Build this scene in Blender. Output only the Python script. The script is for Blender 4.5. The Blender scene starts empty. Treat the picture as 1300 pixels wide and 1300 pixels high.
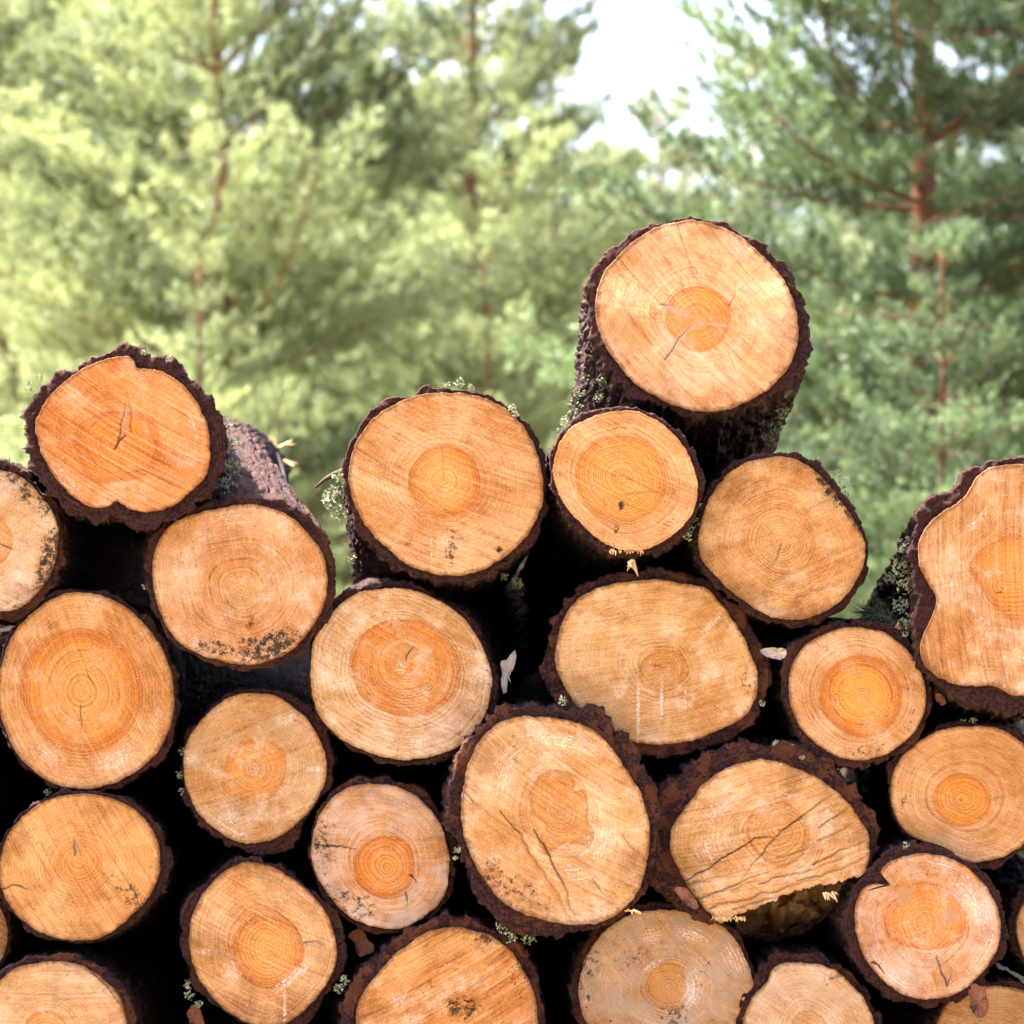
import bpy, math, random
import numpy as np
from mathutils import Vector, Matrix

S = bpy.context.scene
COL = S.collection

# ------------------------------------------------------------------ camera, sky, sun, exposure
F = 5000.0            # focal length in photo pixels (1300 px wide)
TILT = math.radians(1.72)
CAM = np.array([0.0, -6.0, 0.80])
cd = bpy.data.cameras.new("camera")
cam = bpy.data.objects.new("camera", cd)
COL.objects.link(cam)
cam.location = CAM
cam.rotation_euler = (math.pi / 2 + TILT, 0, 0)
cd.sensor_width = 36.0
cd.lens = 36.0 * F / 1300.0
cd.clip_start = 0.1
cd.clip_end = 2000
cd.dof.use_dof = True
cd.dof.focus_distance = 6.03
cd.dof.aperture_fstop = 7.0
S.camera = cam

SUN_EL, SUN_AZ = math.radians(60), math.radians(-73)   # azimuth from +Y towards +X: high on the left, slightly behind the pile
w = bpy.data.worlds.new("World")
S.world = w
w.use_nodes = True
nt = w.node_tree
sky = nt.nodes.new("ShaderNodeTexSky")
sky.sky_type = 'NISHITA'
sky.sun_disc = False
sky.sun_elevation = SUN_EL
sky.sun_rotation = SUN_AZ
sky.air_density = 0.7
sky.dust_density = 5.0
sky.ozone_density = 0.0
bg = nt.nodes["Background"]
nt.links.new(sky.outputs[0], bg.inputs[0])
bg.inputs[1].default_value = 0.10
sd = bpy.data.lights.new("sun", 'SUN')
sun = bpy.data.objects.new("sun", sd)
COL.objects.link(sun)
sd.energy = 5.0
sd.angle = math.radians(2)
sd.color = (1.0, 0.95, 0.86)
sdir = Vector((math.cos(SUN_EL) * math.sin(SUN_AZ), math.cos(SUN_EL) * math.cos(SUN_AZ), math.sin(SUN_EL)))
sun.rotation_euler = sdir.to_track_quat('Z', 'Y').to_euler()
S.view_settings.view_transform = 'Standard'
S.view_settings.look = 'None'
S.view_settings.gamma = 1.0
S.view_settings.exposure = 3.3

# ------------------------------------------------------------------ helpers
ca, sa = math.cos(TILT), math.sin(TILT)
PXM = 6.0 / F          # metres per photo pixel at the face plane


def ray(px, py):
    px = np.asarray(px, float) - 650.0
    py = np.asarray(py, float) - 650.0
    return px, F * ca + py * sa, F * sa - py * ca


def unproj(px, py, Y, plane=None):
    """photo pixel -> point on the plane y = Y (+ tilt)"""
    dx, dy, dz = ray(px, py)
    tx = tz = 0.0
    xc = zc = 0.0
    if plane:
        tx, tz, xc, zc = plane
    t = (Y - CAM[1] + tx * (CAM[0] - xc) + tz * (CAM[2] - zc)) / (dy - tx * dx - tz * dz)
    return np.stack([CAM[0] + t * dx, CAM[1] + t * dy, CAM[2] + t * dz], -1)


def _hash(ix, iy, iz, seed):
    h = (ix.astype(np.int64) * 374761393 + iy.astype(np.int64) * 668265263 + iz.astype(np.int64) * 2147483647 + seed * 974634777) & 0xffffffff
    h = ((h ^ (h >> 13)) * 1274126177) & 0xffffffff
    h = ((h ^ (h >> 16)) * 2246822519) & 0xffffffff
    return ((h ^ (h >> 15)) & 0xffffff) / float(0xffffff)


def vnoise(x, y, z=0.0, seed=0):
    x, y, z = np.broadcast_arrays(np.asarray(x, float), np.asarray(y, float), np.asarray(z, float))
    ix, iy, iz = np.floor(x), np.floor(y), np.floor(z)
    fx, fy, fz = x - ix, y - iy, z - iz
    fx, fy, fz = [f * f * (3 - 2 * f) for f in (fx, fy, fz)]
    r = 0
    for a in (0, 1):
        for b in (0, 1):
            for c in (0, 1):
                r = r + _hash(ix + a, iy + b, iz + c, seed) * (fx if a else 1 - fx) * (fy if b else 1 - fy) * (fz if c else 1 - fz)
    return r


def fbm(x, y, z=0.0, seed=0, octv=3):
    r, a, s = 0, 0.5, 0
    for k in range(octv):
        r = r + a * vnoise(np.asarray(x) * 2 ** k, np.asarray(y) * 2 ** k, np.asarray(z) * 2 ** k, seed + k * 17)
        s += a
        a *= 0.5
    return r / s


def mk(name, verts, faces, mats, parent=None, smooth=True, attrs=(), midx=None):
    """one mesh object out of numpy arrays; faces: list of (n,k) arrays"""
    if isinstance(faces, np.ndarray):
        faces = [faces]
    me = bpy.data.meshes.new(name)
    verts = np.asarray(verts, np.float32)
    if parent is not None:
        verts = verts - np.asarray(parent['_loc'], np.float32) if '_loc' in parent else verts
    me.vertices.add(len(verts))
    me.vertices.foreach_set("co", verts.ravel())
    nl = sum(f.size for f in faces)
    npoly = sum(len(f) for f in faces)
    me.loops.add(nl)
    me.loops.foreach_set("vertex_index", np.concatenate([f.ravel() for f in faces]).astype(np.int32))
    me.polygons.add(npoly)
    tot = np.concatenate([np.full(len(f), f.shape[1], np.int32) for f in faces])
    st = np.concatenate([[0], np.cumsum(tot)[:-1]]).astype(np.int32)
    me.polygons.foreach_set("loop_start", st)
    me.polygons.foreach_set("use_smooth", np.full(npoly, smooth, bool))
    if midx is not None:
        me.polygons.foreach_set("material_index", np.asarray(midx, np.int32))
    for (an, at, data) in attrs:
        a = me.attributes.new(an, at, 'POINT')
        key = {'FLOAT': 'value', 'FLOAT_VECTOR': 'vector', 'FLOAT_COLOR': 'color'}[at]
        a.data.foreach_set(key, np.asarray(data, np.float32).ravel())
    me.update(calc_edges=True)
    me.validate()
    for m in (mats if isinstance(mats, (list, tuple)) else [mats]):
        me.materials.append(m)
    o = bpy.data.objects.new(name, me)
    COL.objects.link(o)
    if parent is not None:
        o.parent = parent
    return o


def empty(name, loc, label=None, cat=None, group=None):
    o = bpy.data.objects.new(name, None)
    COL.objects.link(o)
    o.location = loc
    o.empty_display_size = 0.05
    o['_loc'] = [float(v) for v in loc]
    tag(o, label, cat, group)
    return o


def tag(o, label=None, cat=None, group=None, kind=None):
    if label: o['label'] = label
    if cat: o['category'] = cat
    if group: o['group'] = group
    if kind: o['kind'] = kind
    return o


class MB:
    """collects tubes, strips and plates into one mesh"""
    def __init__(s):
        s.v, s.q, s.t, s.c = [], [], [], []

    def add(s, pts, quads=(), tris=(), tint=0.5):
        b = len(s.v)
        s.v.extend([tuple(p) for p in pts])
        s.q.extend([[i + b for i in f] for f in quads])
        s.t.extend([[i + b for i in f] for f in tris])
        s.c.extend([tint] * len(pts))

    def tube(s, path, radii, n=6, cap=True, tint=0.5):
        path = [Vector(p) for p in path]
        ring = []
        up = Vector((0.13, 0.21, 1)).normalized()
        for i, p in enumerate(path):
            d = (path[min(i + 1, len(path) - 1)] - path[max(i - 1, 0)]).normalized()
            u = d.cross(up)
            if u.length < 1e-3: u = d.cross(Vector((1, 0, 0)))
            u.normalize()
            v = d.cross(u)
            for k in range(n):
                a = 2 * math.pi * k / n
                ring.append(p + (u * math.cos(a) + v * math.sin(a)) * radii[i])
        q = []
        for i in range(len(path) - 1):
            for k in range(n):
                k2 = (k + 1) % n
                q.append([i * n + k, i * n + k2, (i + 1) * n + k2, (i + 1) * n + k])
        t = []
        if cap:
            for i, base in ((0, 0), (1, (len(path) - 1) * n)):
                ring.append(path[0] if i == 0 else path[-1])
                c = len(ring) - 1
                for k in range(n):
                    t.append([base + k, base + (k + 1) % n, c])
        s.add(ring, q, t, tint)

    def build(s, name, mat, parent=None, smooth=True):
        f = []
        if s.q: f.append(np.array(s.q))
        if s.t: f.append(np.array(s.t))
        return mk(name, np.array(s.v), f, mat, parent, smooth, [("tint", 'FLOAT', s.c)])


# ------------------------------------------------------------------ node helpers
class NT:
    def __init__(s, name):
        s.m = bpy.data.materials.new(name)
        s.m.use_nodes = True
        s.t = s.m.node_tree
        s.t.nodes.clear()
        s.out = s.t.nodes.new("ShaderNodeOutputMaterial")

    def _in(s, sock, v):
        if v is None: return
        if isinstance(v, bpy.types.NodeSocket): s.t.links.new(v, sock)
        elif sock.type == 'RGBA' and not isinstance(v, (int, float)): sock.default_value = (*v[:3], 1)
        else: sock.default_value = v

    def math(s, op, a, b=None, c=None, clamp=False):
        n = s.t.nodes.new("ShaderNodeMath")
        n.operation = op
        n.use_clamp = clamp
        for i, v in enumerate((a, b, c)): s._in(n.inputs[i], v)
        return n.outputs[0]

    def vmath(s, op, a, b=None):
        n = s.t.nodes.new("ShaderNodeVectorMath")
        n.operation = op
        s._in(n.inputs[0], a)
        if b is not None: s._in(n.inputs[1], b)
        return n.outputs[0]

    def attr(s, name, what='Fac'):
        n = s.t.nodes.new("ShaderNodeAttribute")
        n.attribute_name = name
        return n.outputs[what]

    def noise(s, vec, scale, detail=2, rough=0.55, dist=0.0):
        n = s.t.nodes.new("ShaderNodeTexNoise")
        s._in(n.inputs['Vector'], vec)
        n.inputs['Scale'].default_value = scale
        n.inputs['Detail'].default_value = detail
        n.inputs['Roughness'].default_value = rough
        n.inputs['Distortion'].default_value = dist
        return n.outputs[0]

    def voro(s, vec, scale, feature='F1', rnd=1.0):
        n = s.t.nodes.new("ShaderNodeTexVoronoi")
        n.feature = feature
        s._in(n.inputs['Vector'], vec)
        n.inputs['Scale'].default_value = scale
        n.inputs['Randomness'].default_value = rnd
        return n.outputs[0]

    def step(s, v, lo, hi, to0=0.0, to1=1.0):
        n = s.t.nodes.new("ShaderNodeMapRange")
        n.interpolation_type = 'SMOOTHSTEP'
        s._in(n.inputs[0], v)
        for i, x in enumerate((lo, hi, to0, to1)): s._in(n.inputs[i + 1], x)
        return n.outputs[0]

    def mix(s, f, a, b, mode='MIX'):
        n = s.t.nodes.new("ShaderNodeMix")
        n.data_type = 'RGBA'
        n.blend_type = mode
        n.clamp_factor = True
        s._in(n.inputs[0], f)
        s._in(n.inputs[6], a)
        s._in(n.inputs[7], b)
        return n.outputs[2]

    def sepcol(s, c):
        n = s.t.nodes.new("ShaderNodeSeparateColor")
        s._in(n.inputs[0], c)
        return n.outputs[0], n.outputs[1], n.outputs[2]

    def bump(s, h, strength, dist):
        n = s.t.nodes.new("ShaderNodeBump")
        n.inputs['Strength'].default_value = strength
        n.inputs['Distance'].default_value = dist
        s._in(n.inputs['Height'], h)
        return n.outputs[0]

    def principled(s, col, rough, spec=0.3, normal=None):
        n = s.t.nodes.new("ShaderNodeBsdfPrincipled")
        s._in(n.inputs['Base Color'], col)
        s._in(n.inputs['Roughness'], rough)
        s._in(n.inputs['Specular IOR Level'], spec)
        if normal is not None: s._in(n.inputs['Normal'], normal)
        return n.outputs[0]

    def done(s, sh):
        s.t.links.new(sh, s.out.inputs[0])
        return s.m


SAP = (0.71, 0.415, 0.215)
HEART = (0.64, 0.215, 0.034)


def wood_mat(p):
    """sawn log end: growth rings, heartwood, saw marks, mould, resin, knots and cracks"""
    g = NT("sawn_wood")
    lp, sp = g.attr('lp', 'Vector'), g.attr('sp', 'Vector')
    rc, rho, heart = g.attr('rc'), g.attr('rho'), g.attr('heart')
    marks = g.attr('marks', 'Color')
    stain, resin, knot = g.sepcol(marks)
    crack = g.attr('crack')
    sap, hc = p['sap'], p['heart']
    ih = p['inner']
    blot = g.noise(lp, 0.013, 3, 0.6)
    blot2 = g.noise(lp, 0.045, 4, 0.65)
    spb = g.vmath('MULTIPLY', sp, (0.0035, 0.045, 1.0))
    band = g.noise(spb, 1.0, 3, 0.6)
    sps = g.vmath('MULTIPLY', sp, (0.006, 0.30 * p['sawk'], 1.0))
    saw = g.noise(sps, 1.0, 3, 0.7, 0.25)
    fine = g.noise(lp, 0.62, 3, 0.75)
    mid = g.noise(lp, 0.16, 3, 0.65)
    # sapwood, warm and pale patches
    c = g.mix(g.step(blot, 0.33, 0.66), [v * k for v, k in zip(sap, (0.80, 0.66, 0.46))], [min(1, v * k) for v, k in zip(sap, (1.10, 1.18, 1.34))])
    c = g.mix(g.math('MULTIPLY', g.step(band, 0.48, 0.70), 0.55 * p['band']), c, [v * k for v, k in zip(sap, (0.86, 0.70, 0.50))])
    mott = g.noise(g.vmath('MULTIPLY', sp, (0.035, 0.10, 1.0)), 1.0, 5, 0.75)
    c = g.mix(g.math('MULTIPLY', g.step(mott, 0.51, 0.68), 0.75 * p['mott']), c, [v * k for v, k in zip(sap, (0.60, 0.43, 0.28))])
    c = g.mix(g.math('MULTIPLY', g.step(mott, 0.47, 0.32), 0.6), c, [min(1, v * k) for v, k in zip(sap, (1.12, 1.22, 1.42))])
    sec = g.noise(g.vmath('ADD', g.vmath('MULTIPLY', g.vmath('NORMALIZE', g.vmath('MULTIPLY', lp, (1, 1, 0))), (1.6, 1.6, 0)), g.vmath('MULTIPLY', lp, (0.004, 0.004, 1))), 1.0, 2, 0.6)
    c = g.mix(g.math('MULTIPLY', g.step(sec, 0.50, 0.66), 0.45), c, g.mix(1.0, c, (0.86, 0.72, 0.58), 'MULTIPLY'))
    # heartwood
    hw = g.math('ADD', heart, g.math('MULTIPLY', g.math('SUBTRACT', blot2, 0.5), p['hjit']))
    hm = g.step(hw, 0.97 - p['hsoft'], 1.0 + p['hsoft'], 1.0, 0.0)
    hcol = g.mix(g.step(hw, 0.35, 0.92), ih, hc)
    hcol = g.mix(g.math('MULTIPLY', g.step(blot2, 0.42, 0.66), p['hpatch']), hcol, sap)
    hm2 = g.math('MULTIPLY', hm, g.step(g.noise(lp, 0.032, 3, 0.6), 0.28, 0.52, 0.55, 1.0))
    c = g.mix(g.math('MULTIPLY', hm2, p['hs']), c, hcol)
    hb = g.math('MULTIPLY', g.step(hw, 0.80, 0.96), g.step(hw, 1.04, 0.985))
    c = g.mix(g.math('MULTIPLY', hb, 0.5 * p['hs']), c, g.mix(1.0, c, (0.74, 0.52, 0.36), 'MULTIPLY'))
    # growth rings
    wob = g.math('MULTIPLY', g.math('SUBTRACT', g.noise(lp, 0.022, 2), 0.5), 7.0)
    rr = g.math('ADD', rc, wob)
    rv = g.t.nodes.new("ShaderNodeCombineXYZ")
    g._in(rv.inputs[0], g.math('MULTIPLY', rr, 0.06))
    rv.inputs[1].default_value = p['seed'] * 3.7
    irr = g.noise(rv.outputs[0], 1.0, 3)
    t = g.math('ADD', g.math('DIVIDE', rr, p['ring']), g.math('MULTIPLY', irr, 5.0))
    fr = g.math('FRACT', t)
    late = g.math('MULTIPLY', g.math('POWER', fr, 2.2), g.step(fr, 0.97, 1.0, 1.0, 0.0))
    wide = g.noise(g.vmath('MULTIPLY', rv.outputs[0], (2.4, 1, 1)), 1.0, 3)
    ra = g.math('MULTIPLY', g.step(hw, 0.9, 2.4, 1.0, 0.45), g.step(blot2, 0.3, 0.7, 0.35, 1.0))
    ra = g.math('MULTIPLY', ra, min(1.0, p['ramp'] * 1.6))
    c = g.mix(g.math('MULTIPLY', late, ra), c, g.mix(1.0, c, (0.48, 0.31, 0.19), 'MULTIPLY'))
    c = g.mix(g.math('MULTIPLY', g.step(wide, 0.5, 0.68), 0.30 * p['ramp']), c, g.mix(1.0, c, (0.80, 0.60, 0.42), 'MULTIPLY'))
    # saw marks
    c = g.mix(g.math('MULTIPLY', g.step(saw, 0.51, 0.68), 0.85 * p['saw']), c, g.mix(1.0, c, (0.50, 0.36, 0.26), 'MULTIPLY'))
    c = g.mix(g.math('MULTIPLY', g.step(saw, 0.47, 0.30), 0.55 * p['saw']), c, (0.86, 0.62, 0.38))
    dn = g.vmath('NORMALIZE', g.vmath('MULTIPLY', lp, (1, 1, 0)))
    rad = g.noise(g.vmath('ADD', g.vmath('MULTIPLY', dn, (26, 26, 0)), g.vmath('MULTIPLY', lp, (0.012, 0.012, 1))), 1.0, 3, 0.7)
    c = g.mix(g.math('MULTIPLY', g.step(rad, 0.54, 0.72), 0.40), c, g.mix(1.0, c, (0.54, 0.38, 0.26), 'MULTIPLY'))
    c = g.mix(g.math('MULTIPLY', g.step(fine, 0.53, 0.70), 0.75), c, g.mix(1.0, c, (0.50, 0.38, 0.29), 'MULTIPLY'))
    c = g.mix(g.math('MULTIPLY', g.step(fine, 0.44, 0.28), 0.6), c, (0.88, 0.66, 0.42))
    dsh = g.noise(g.vmath('MULTIPLY', sp, (0.030, 0.34, 1.0)), 1.0, 3, 0.6)
    c = g.mix(g.math('MULTIPLY', g.step(dsh, 0.62, 0.72), g.math('MULTIPLY', g.step(blot2, 0.42, 0.60), 0.85 * p['dash'])), c, (0.085, 0.035, 0.013))
    # grey weathering film
    if p['grey'] > 0:
        gm = g.math('MULTIPLY', g.step(g.noise(lp, 0.028, 5, 0.7), 0.42, 0.62), p['grey'])
        gm = g.math('MULTIPLY', gm, g.step(heart, 0.8, 1.3))
        c = g.mix(gm, c, p['greycol'])
    gr = g.math('MULTIPLY', g.step(g.math('ADD', g.noise(lp, 0.020, 5, 0.7), g.math('MULTIPLY', g.math('POWER', rho, 3.0), 0.22)), 0.50, 0.86), p['grime'])
    c = g.mix(gr, c, g.mix(1.0, c, (0.46, 0.42, 0.40), 'MULTIPLY'))
    # knots, resin, painted glints, dirt, mould, cracks
    kn = g.math('MULTIPLY', g.step(g.math('ADD', knot, g.math('MULTIPLY', g.math('SUBTRACT', mid, 0.5), 0.7)), 0.25, 0.7), 0.66)
    c = g.mix(kn, c, p['knotcol'])
    rs = g.math('ADD', resin, g.math('MULTIPLY', g.math('SUBTRACT', g.noise(lp, 0.20, 4, 0.75), 0.5), 2.0))
    rs = g.math('ADD', rs, g.math('MULTIPLY', g.math('SUBTRACT', fr, 0.5), 0.7))
    rs = g.math('MULTIPLY', g.step(rs, 0.25, 1.0), g.step(resin, 0.05, 0.3))
    scat = g.math('MULTIPLY', g.step(g.math('ADD', g.noise(lp, 0.026, 4, 0.7), g.math('MULTIPLY', late, 0.10)), 0.56, 0.72), p['scat'])
    rs = g.math('MAXIMUM', rs, scat)
    rs = g.math('MULTIPLY', rs, g.step(g.noise(lp, 0.45, 3, 0.7), 0.30, 0.62))
    c = g.mix(g.math('MULTIPLY', rs, 0.75), c, (0.90, 0.78, 0.76))
    glint = g.math('MULTIPLY', g.step(g.noise(lp, 0.42, 1), 0.725, 0.77), p['glint'])  # resin sparkle painted into the colour as white specks
    c = g.mix(glint, c, (0.93, 0.86, 0.80))
    dirt = g.math('MULTIPLY', g.step(g.noise(lp, 0.24, 3, 0.65), 0.63, 0.72), min(1.0, p['dirt'] * 1.5))
    dirt = g.math('MULTIPLY', dirt, g.step(g.math('ADD', g.noise(lp, 0.02, 2), g.math('MULTIPLY', rho, 0.18)), 0.52, 0.68))
    c = g.mix(dirt, c, (0.035, 0.02, 0.014))
    st = g.math('ADD', stain, g.math('MULTIPLY', g.math('SUBTRACT', g.noise(lp, 0.12, 6, 0.82), 0.5), 3.0))
    st = g.math('MULTIPLY', g.step(st, 0.42, 0.85), g.step(stain, 0.04, 0.25))
    c = g.mix(g.math('MULTIPLY', st, 0.93), c, (0.010, 0.009, 0.010))
    ed = g.math('MULTIPLY', g.step(g.math('ADD', rho, g.math('MULTIPLY', g.math('SUBTRACT', mid, 0.5), 0.10)), 0.945, 1.0), p['edge'])
    c = g.mix(ed, c, (0.13, 0.05, 0.02))
    c = g.mix(crack, c, (0.008, 0.004, 0.003))
    c = g.vmath('MULTIPLY', c, (0.75, 0.735, 0.73))
    h = g.math('ADD', g.math('MULTIPLY', saw, 0.9 * p['saw']), g.math('MULTIPLY', late, -0.25))
    h = g.math('ADD', h, g.math('MULTIPLY', fine, 0.55))
    h = g.math('ADD', h, g.math('MULTIPLY', mid, 0.5))
    rough = g.mix(rs, (0.62,) * 3, (0.35,) * 3)
    return g.done(g.principled(c, rough, g.math('ADD', 0.07, g.math('MULTIPLY', rs, 0.4)), g.bump(h, 1.0, 0.0034)))


def bark_mat(inner_amt, grey_amt, seed, red=0.0):
    """bark: purplish brown plates, rusty inner bark, pale grey-green crust"""
    g = NT("pine_bark")
    bp = g.attr('bp', 'Vector')
    rim = g.attr('rim')
    lay = g.attr('lay')
    n1 = g.noise(bp, 0.05, 4, 0.65)
    n2 = g.noise(bp, 0.22, 4, 0.7)
    n3 = g.noise(bp, 0.9, 3, 0.7)
    c = g.mix(g.step(n2, 0.35, 0.65), (0.014, 0.008, 0.010), (0.085, 0.045, 0.047))
    c = g.mix(g.math('MULTIPLY', g.step(n1, 0.52, 0.66), 0.55), c, (0.17, 0.068, 0.040))
    c = g.mix(g.math('MULTIPLY', g.step(n3, 0.55, 0.70), 0.45), c, (0.12, 0.058, 0.038) if red else (0.20, 0.13, 0.12))
    if red: c = g.mix(g.math('MULTIPLY', g.step(n1, 0.40, 0.60), red), c, (0.075, 0.030, 0.020))
    crust = g.math('MULTIPLY', g.step(g.math('ADD', g.math('MULTIPLY', n1, 0.6), g.math('MULTIPLY', n2, 0.5)), 0.60, 0.72), grey_amt)
    outside = g.step(rim, 0.5, 0.4)
    c = g.mix(g.math('MULTIPLY', crust, outside), c, (0.27, 0.30, 0.235))
    # the sawn rim of the bark
    rb = g.mix(g.step(n2, 0.38, 0.62), (0.026, 0.010, 0.013), (0.088, 0.034, 0.030))
    orange = g.math('MULTIPLY', g.step(g.math('ADD', g.math('MULTIPLY', g.noise(bp, 0.035, 2), 0.75), g.math('MULTIPLY', n2, 0.25)), 0.48, 0.54), inner_amt)
    rb = g.mix(orange, rb, (0.21, 0.070, 0.028))
    rb = g.mix(g.math('MULTIPLY', g.step(n3, 0.6, 0.75), 0.4), rb, (0.19, 0.10, 0.085))
    lv = g.t.nodes.new("ShaderNodeCombineXYZ")
    g._in(lv.inputs[0], lay)
    g._in(lv.inputs[1], g.math('MULTIPLY', n1, 6.0))
    ln = g.noise(g.vmath('ADD', lv.outputs[0], g.vmath('MULTIPLY', bp, (0.03, 0.03, 1))), 1.0, 3, 0.7)
    rb = g.mix(g.math('MULTIPLY', g.step(ln, 0.52, 0.66), 0.8), rb, (0.012, 0.006, 0.008))
    rb = g.mix(g.math('MULTIPLY', g.step(ln, 0.42, 0.30), 0.5), rb, (0.20, 0.085, 0.055))
    rb = g.mix(g.math('MULTIPLY', g.step(lay, 0.75, 0.25), g.step(n2, 0.35, 0.6, 0.2, 0.8)), rb, (0.30, 0.135, 0.06))
    c = g.mix(g.step(rim, 0.4, 0.6), c, rb)
    c = g.vmath('MULTIPLY', c, (0.55, 0.53, 0.54))
    h = g.math('ADD', g.math('MULTIPLY', n2, 1.0), g.math('MULTIPLY', n3, 0.5))
    return g.done(g.principled(c, 0.82, 0.09, g.bump(h, 1.0, 0.005)))


def tint_mat(name, a, b, rough=0.8, spec=0.2, scale=60, c3=None, transl=0.0):
    g = NT(name)
    tc = g.t.nodes.new("ShaderNodeTexCoord").outputs['Object']
    n = g.noise(tc, scale, 3, 0.6)
    f = g.math('ADD', g.math('MULTIPLY', g.math('SUBTRACT', n, 0.5), 0.9), g.attr('tint'))
    c = g.mix(g.math('MULTIPLY', f, 1.0, clamp=True), a, b)
    if c3: c = g.mix(g.step(g.noise(tc, scale * 0.37, 2), 0.56, 0.66), c, c3)
    sh = g.principled(c, rough, spec, g.bump(n, 0.5, 0.003))
    if transl > 0:
        tr = g.t.nodes.new("ShaderNodeBsdfTranslucent")
        g._in(tr.inputs[0], c)
        mx = g.t.nodes.new("ShaderNodeMixShader")
        mx.inputs[0].default_value = transl
        g.t.links.new(sh, mx.inputs[1])
        g.t.links.new(tr.outputs[0], mx.inputs[2])
        sh = mx.outputs[0]
    return g.done(sh)


M_BARK = [bark_mat(0.12, 0.25, 1), bark_mat(0.55, 0.2, 2), bark_mat(0.1, 0.9, 3), bark_mat(0.3, 0.5, 4), bark_mat(0.3, 0.25, 5, 0.8)]
M_LICHEN = tint_mat("lichen", (0.13, 0.145, 0.09), (0.42, 0.44, 0.32), 0.9, 0.1, 300)
M_MOSS = tint_mat("green_lichen", (0.08, 0.105, 0.05), (0.27, 0.30, 0.18), 0.9, 0.1, 300)
M_CHIP = tint_mat("loose_bark", (0.10, 0.035, 0.022), (0.26, 0.10, 0.06), 0.8, 0.2, 90, (0.05, 0.025, 0.025))
M_PALECHIP = tint_mat("pale_bark", (0.22, 0.15, 0.13), (0.55, 0.45, 0.40), 0.8, 0.2, 90)
M_SPLINT = tint_mat("wood_splinter", (0.36, 0.20, 0.08), (0.62, 0.42, 0.21), 0.7, 0.2, 120)
M_TRUNK = tint_mat("pine_trunk_bark", (0.05, 0.028, 0.022), (0.22, 0.09, 0.05), 0.85, 0.15, 9)
M_NEEDLE = tint_mat("pine_needles", (0.042, 0.070, 0.020), (0.385, 0.435, 0.20), 0.5, 0.4, 1.3, None, 0.25)  # lighter needle copy: sunlit brightness is put into the colour
M_NEEDLE2 = tint_mat("shaded_pine_needles", (0.017, 0.036, 0.013), (0.145, 0.215, 0.088), 0.5, 0.4, 1.3, None, 0.25)  # darker needle copy: the right-hand pines' shade is put into the colour
M_SPRIG = tint_mat("sprig_needles", (0.03, 0.06, 0.035), (0.09, 0.14, 0.07), 0.5, 0.3, 40)
g = NT("forest_ground")
tcg = g.t.nodes.new("ShaderNodeTexCoord").outputs['Object']
cg = g.mix(g.step(g.noise(tcg, 0.7, 6, 0.7), 0.4, 0.62), (0.17, 0.15, 0.07), (0.36, 0.27, 0.16))
cg = g.mix(g.step(g.noise(tcg, 22, 4, 0.7), 0.45, 0.7), cg, (0.11, 0.09, 0.045))
M_GROUND = g.done(g.principled(cg, 0.95, 0.1, g.bump(g.noise(tcg, 30, 5, 0.7), 0.8, 0.03)))

# ------------------------------------------------------------------ ground
gx = np.linspace(-1, 1, 121)
gx = np.sign(gx) * (np.abs(gx) ** 2.6) * 400
GX, GY = np.meshgrid(gx, gx + 10)
GZ = (fbm(GX * 0.35, GY * 0.35, 0, 5, 4) - 0.5) * np.clip((np.abs(GY - 2) - 4) / 8, 0, 1) * 0.35
V = np.stack([GX, GY, GZ], -1).reshape(-1, 3)
i = np.arange(120)[:, None] * 121 + np.arange(120)[None, :]
Q = np.stack([i, i + 1, i + 122, i + 121], -1).reshape(-1, 4)
tag(mk("ground", V, Q, M_GROUND), kind='structure')

# ------------------------------------------------------------------ logs
Z = {0: (0, 0, 1.0), 1: (0, 400, 2.826), 2: (390, 440, 2.826), 3: (680, 260, 2.826), 4: (840, 560, 2.826),
     5: (0, 840, 2.826), 6: (380, 840, 2.826), 7: (840, 840, 2.826), 8: (560, 840, 2.826)}


def P(z, *xy):
    """points read off an enlarged view of the photo -> photo pixels"""
    ox, oy, k = Z[z]
    a = np.array(xy, float).reshape(-1, 2)
    return a / k + (ox, oy)


def ell(cx, cy, rx, ry, rot=0, n=24):
    t = np.linspace(0, 2 * math.pi, n, endpoint=False)
    x, y = rx * np.cos(t), ry * np.sin(t)
    c, s = math.cos(rot), math.sin(rot)
    return np.stack([cx + x * c - y * s, cy + x * s + y * c], -1)


def spline(p, n=40):
    """closed Catmull-Rom through p"""
    p0, p1, p2, p3 = np.roll(p, 1, 0), p, np.roll(p, -1, 0), np.roll(p, -2, 0)
    t = np.linspace(0, 1, n, endpoint=False)[None, :, None]
    a, b, c, d = [q[:, None, :] for q in (p0, p1, p2, p3)]
    r = 0.5 * (2 * b + (c - a) * t + (2 * a - 5 * b + 4 * c - d) * t ** 2 + (3 * b - a - 3 * c + d) * t ** 3)
    return r.reshape(-1, 2)


def polar(p, c, th):
    s = spline(p)
    d = s - c
    a = np.arctan2(d[:, 1], d[:, 0]) % (2 * math.pi)
    r = np.hypot(d[:, 0], d[:, 1])
    o = np.argsort(a)
    a, r = a[o], r[o]
    a = np.concatenate([a[-8:] - 2 * math.pi, a, a[:8] + 2 * math.pi])
    r = np.concatenate([r[-8:], r, r[:8]])
    return np.interp(th, a, r)


def smooth_c(r, k):
    f = np.fft.rfft(r)
    f[k:] = 0
    return np.fft.irfft(f, len(r))


NTH, NR = 420, 92
TH = np.linspace(0, 2 * math.pi, NTH, endpoint=False)
FACE_Q = None
LOGS = {}


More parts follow.
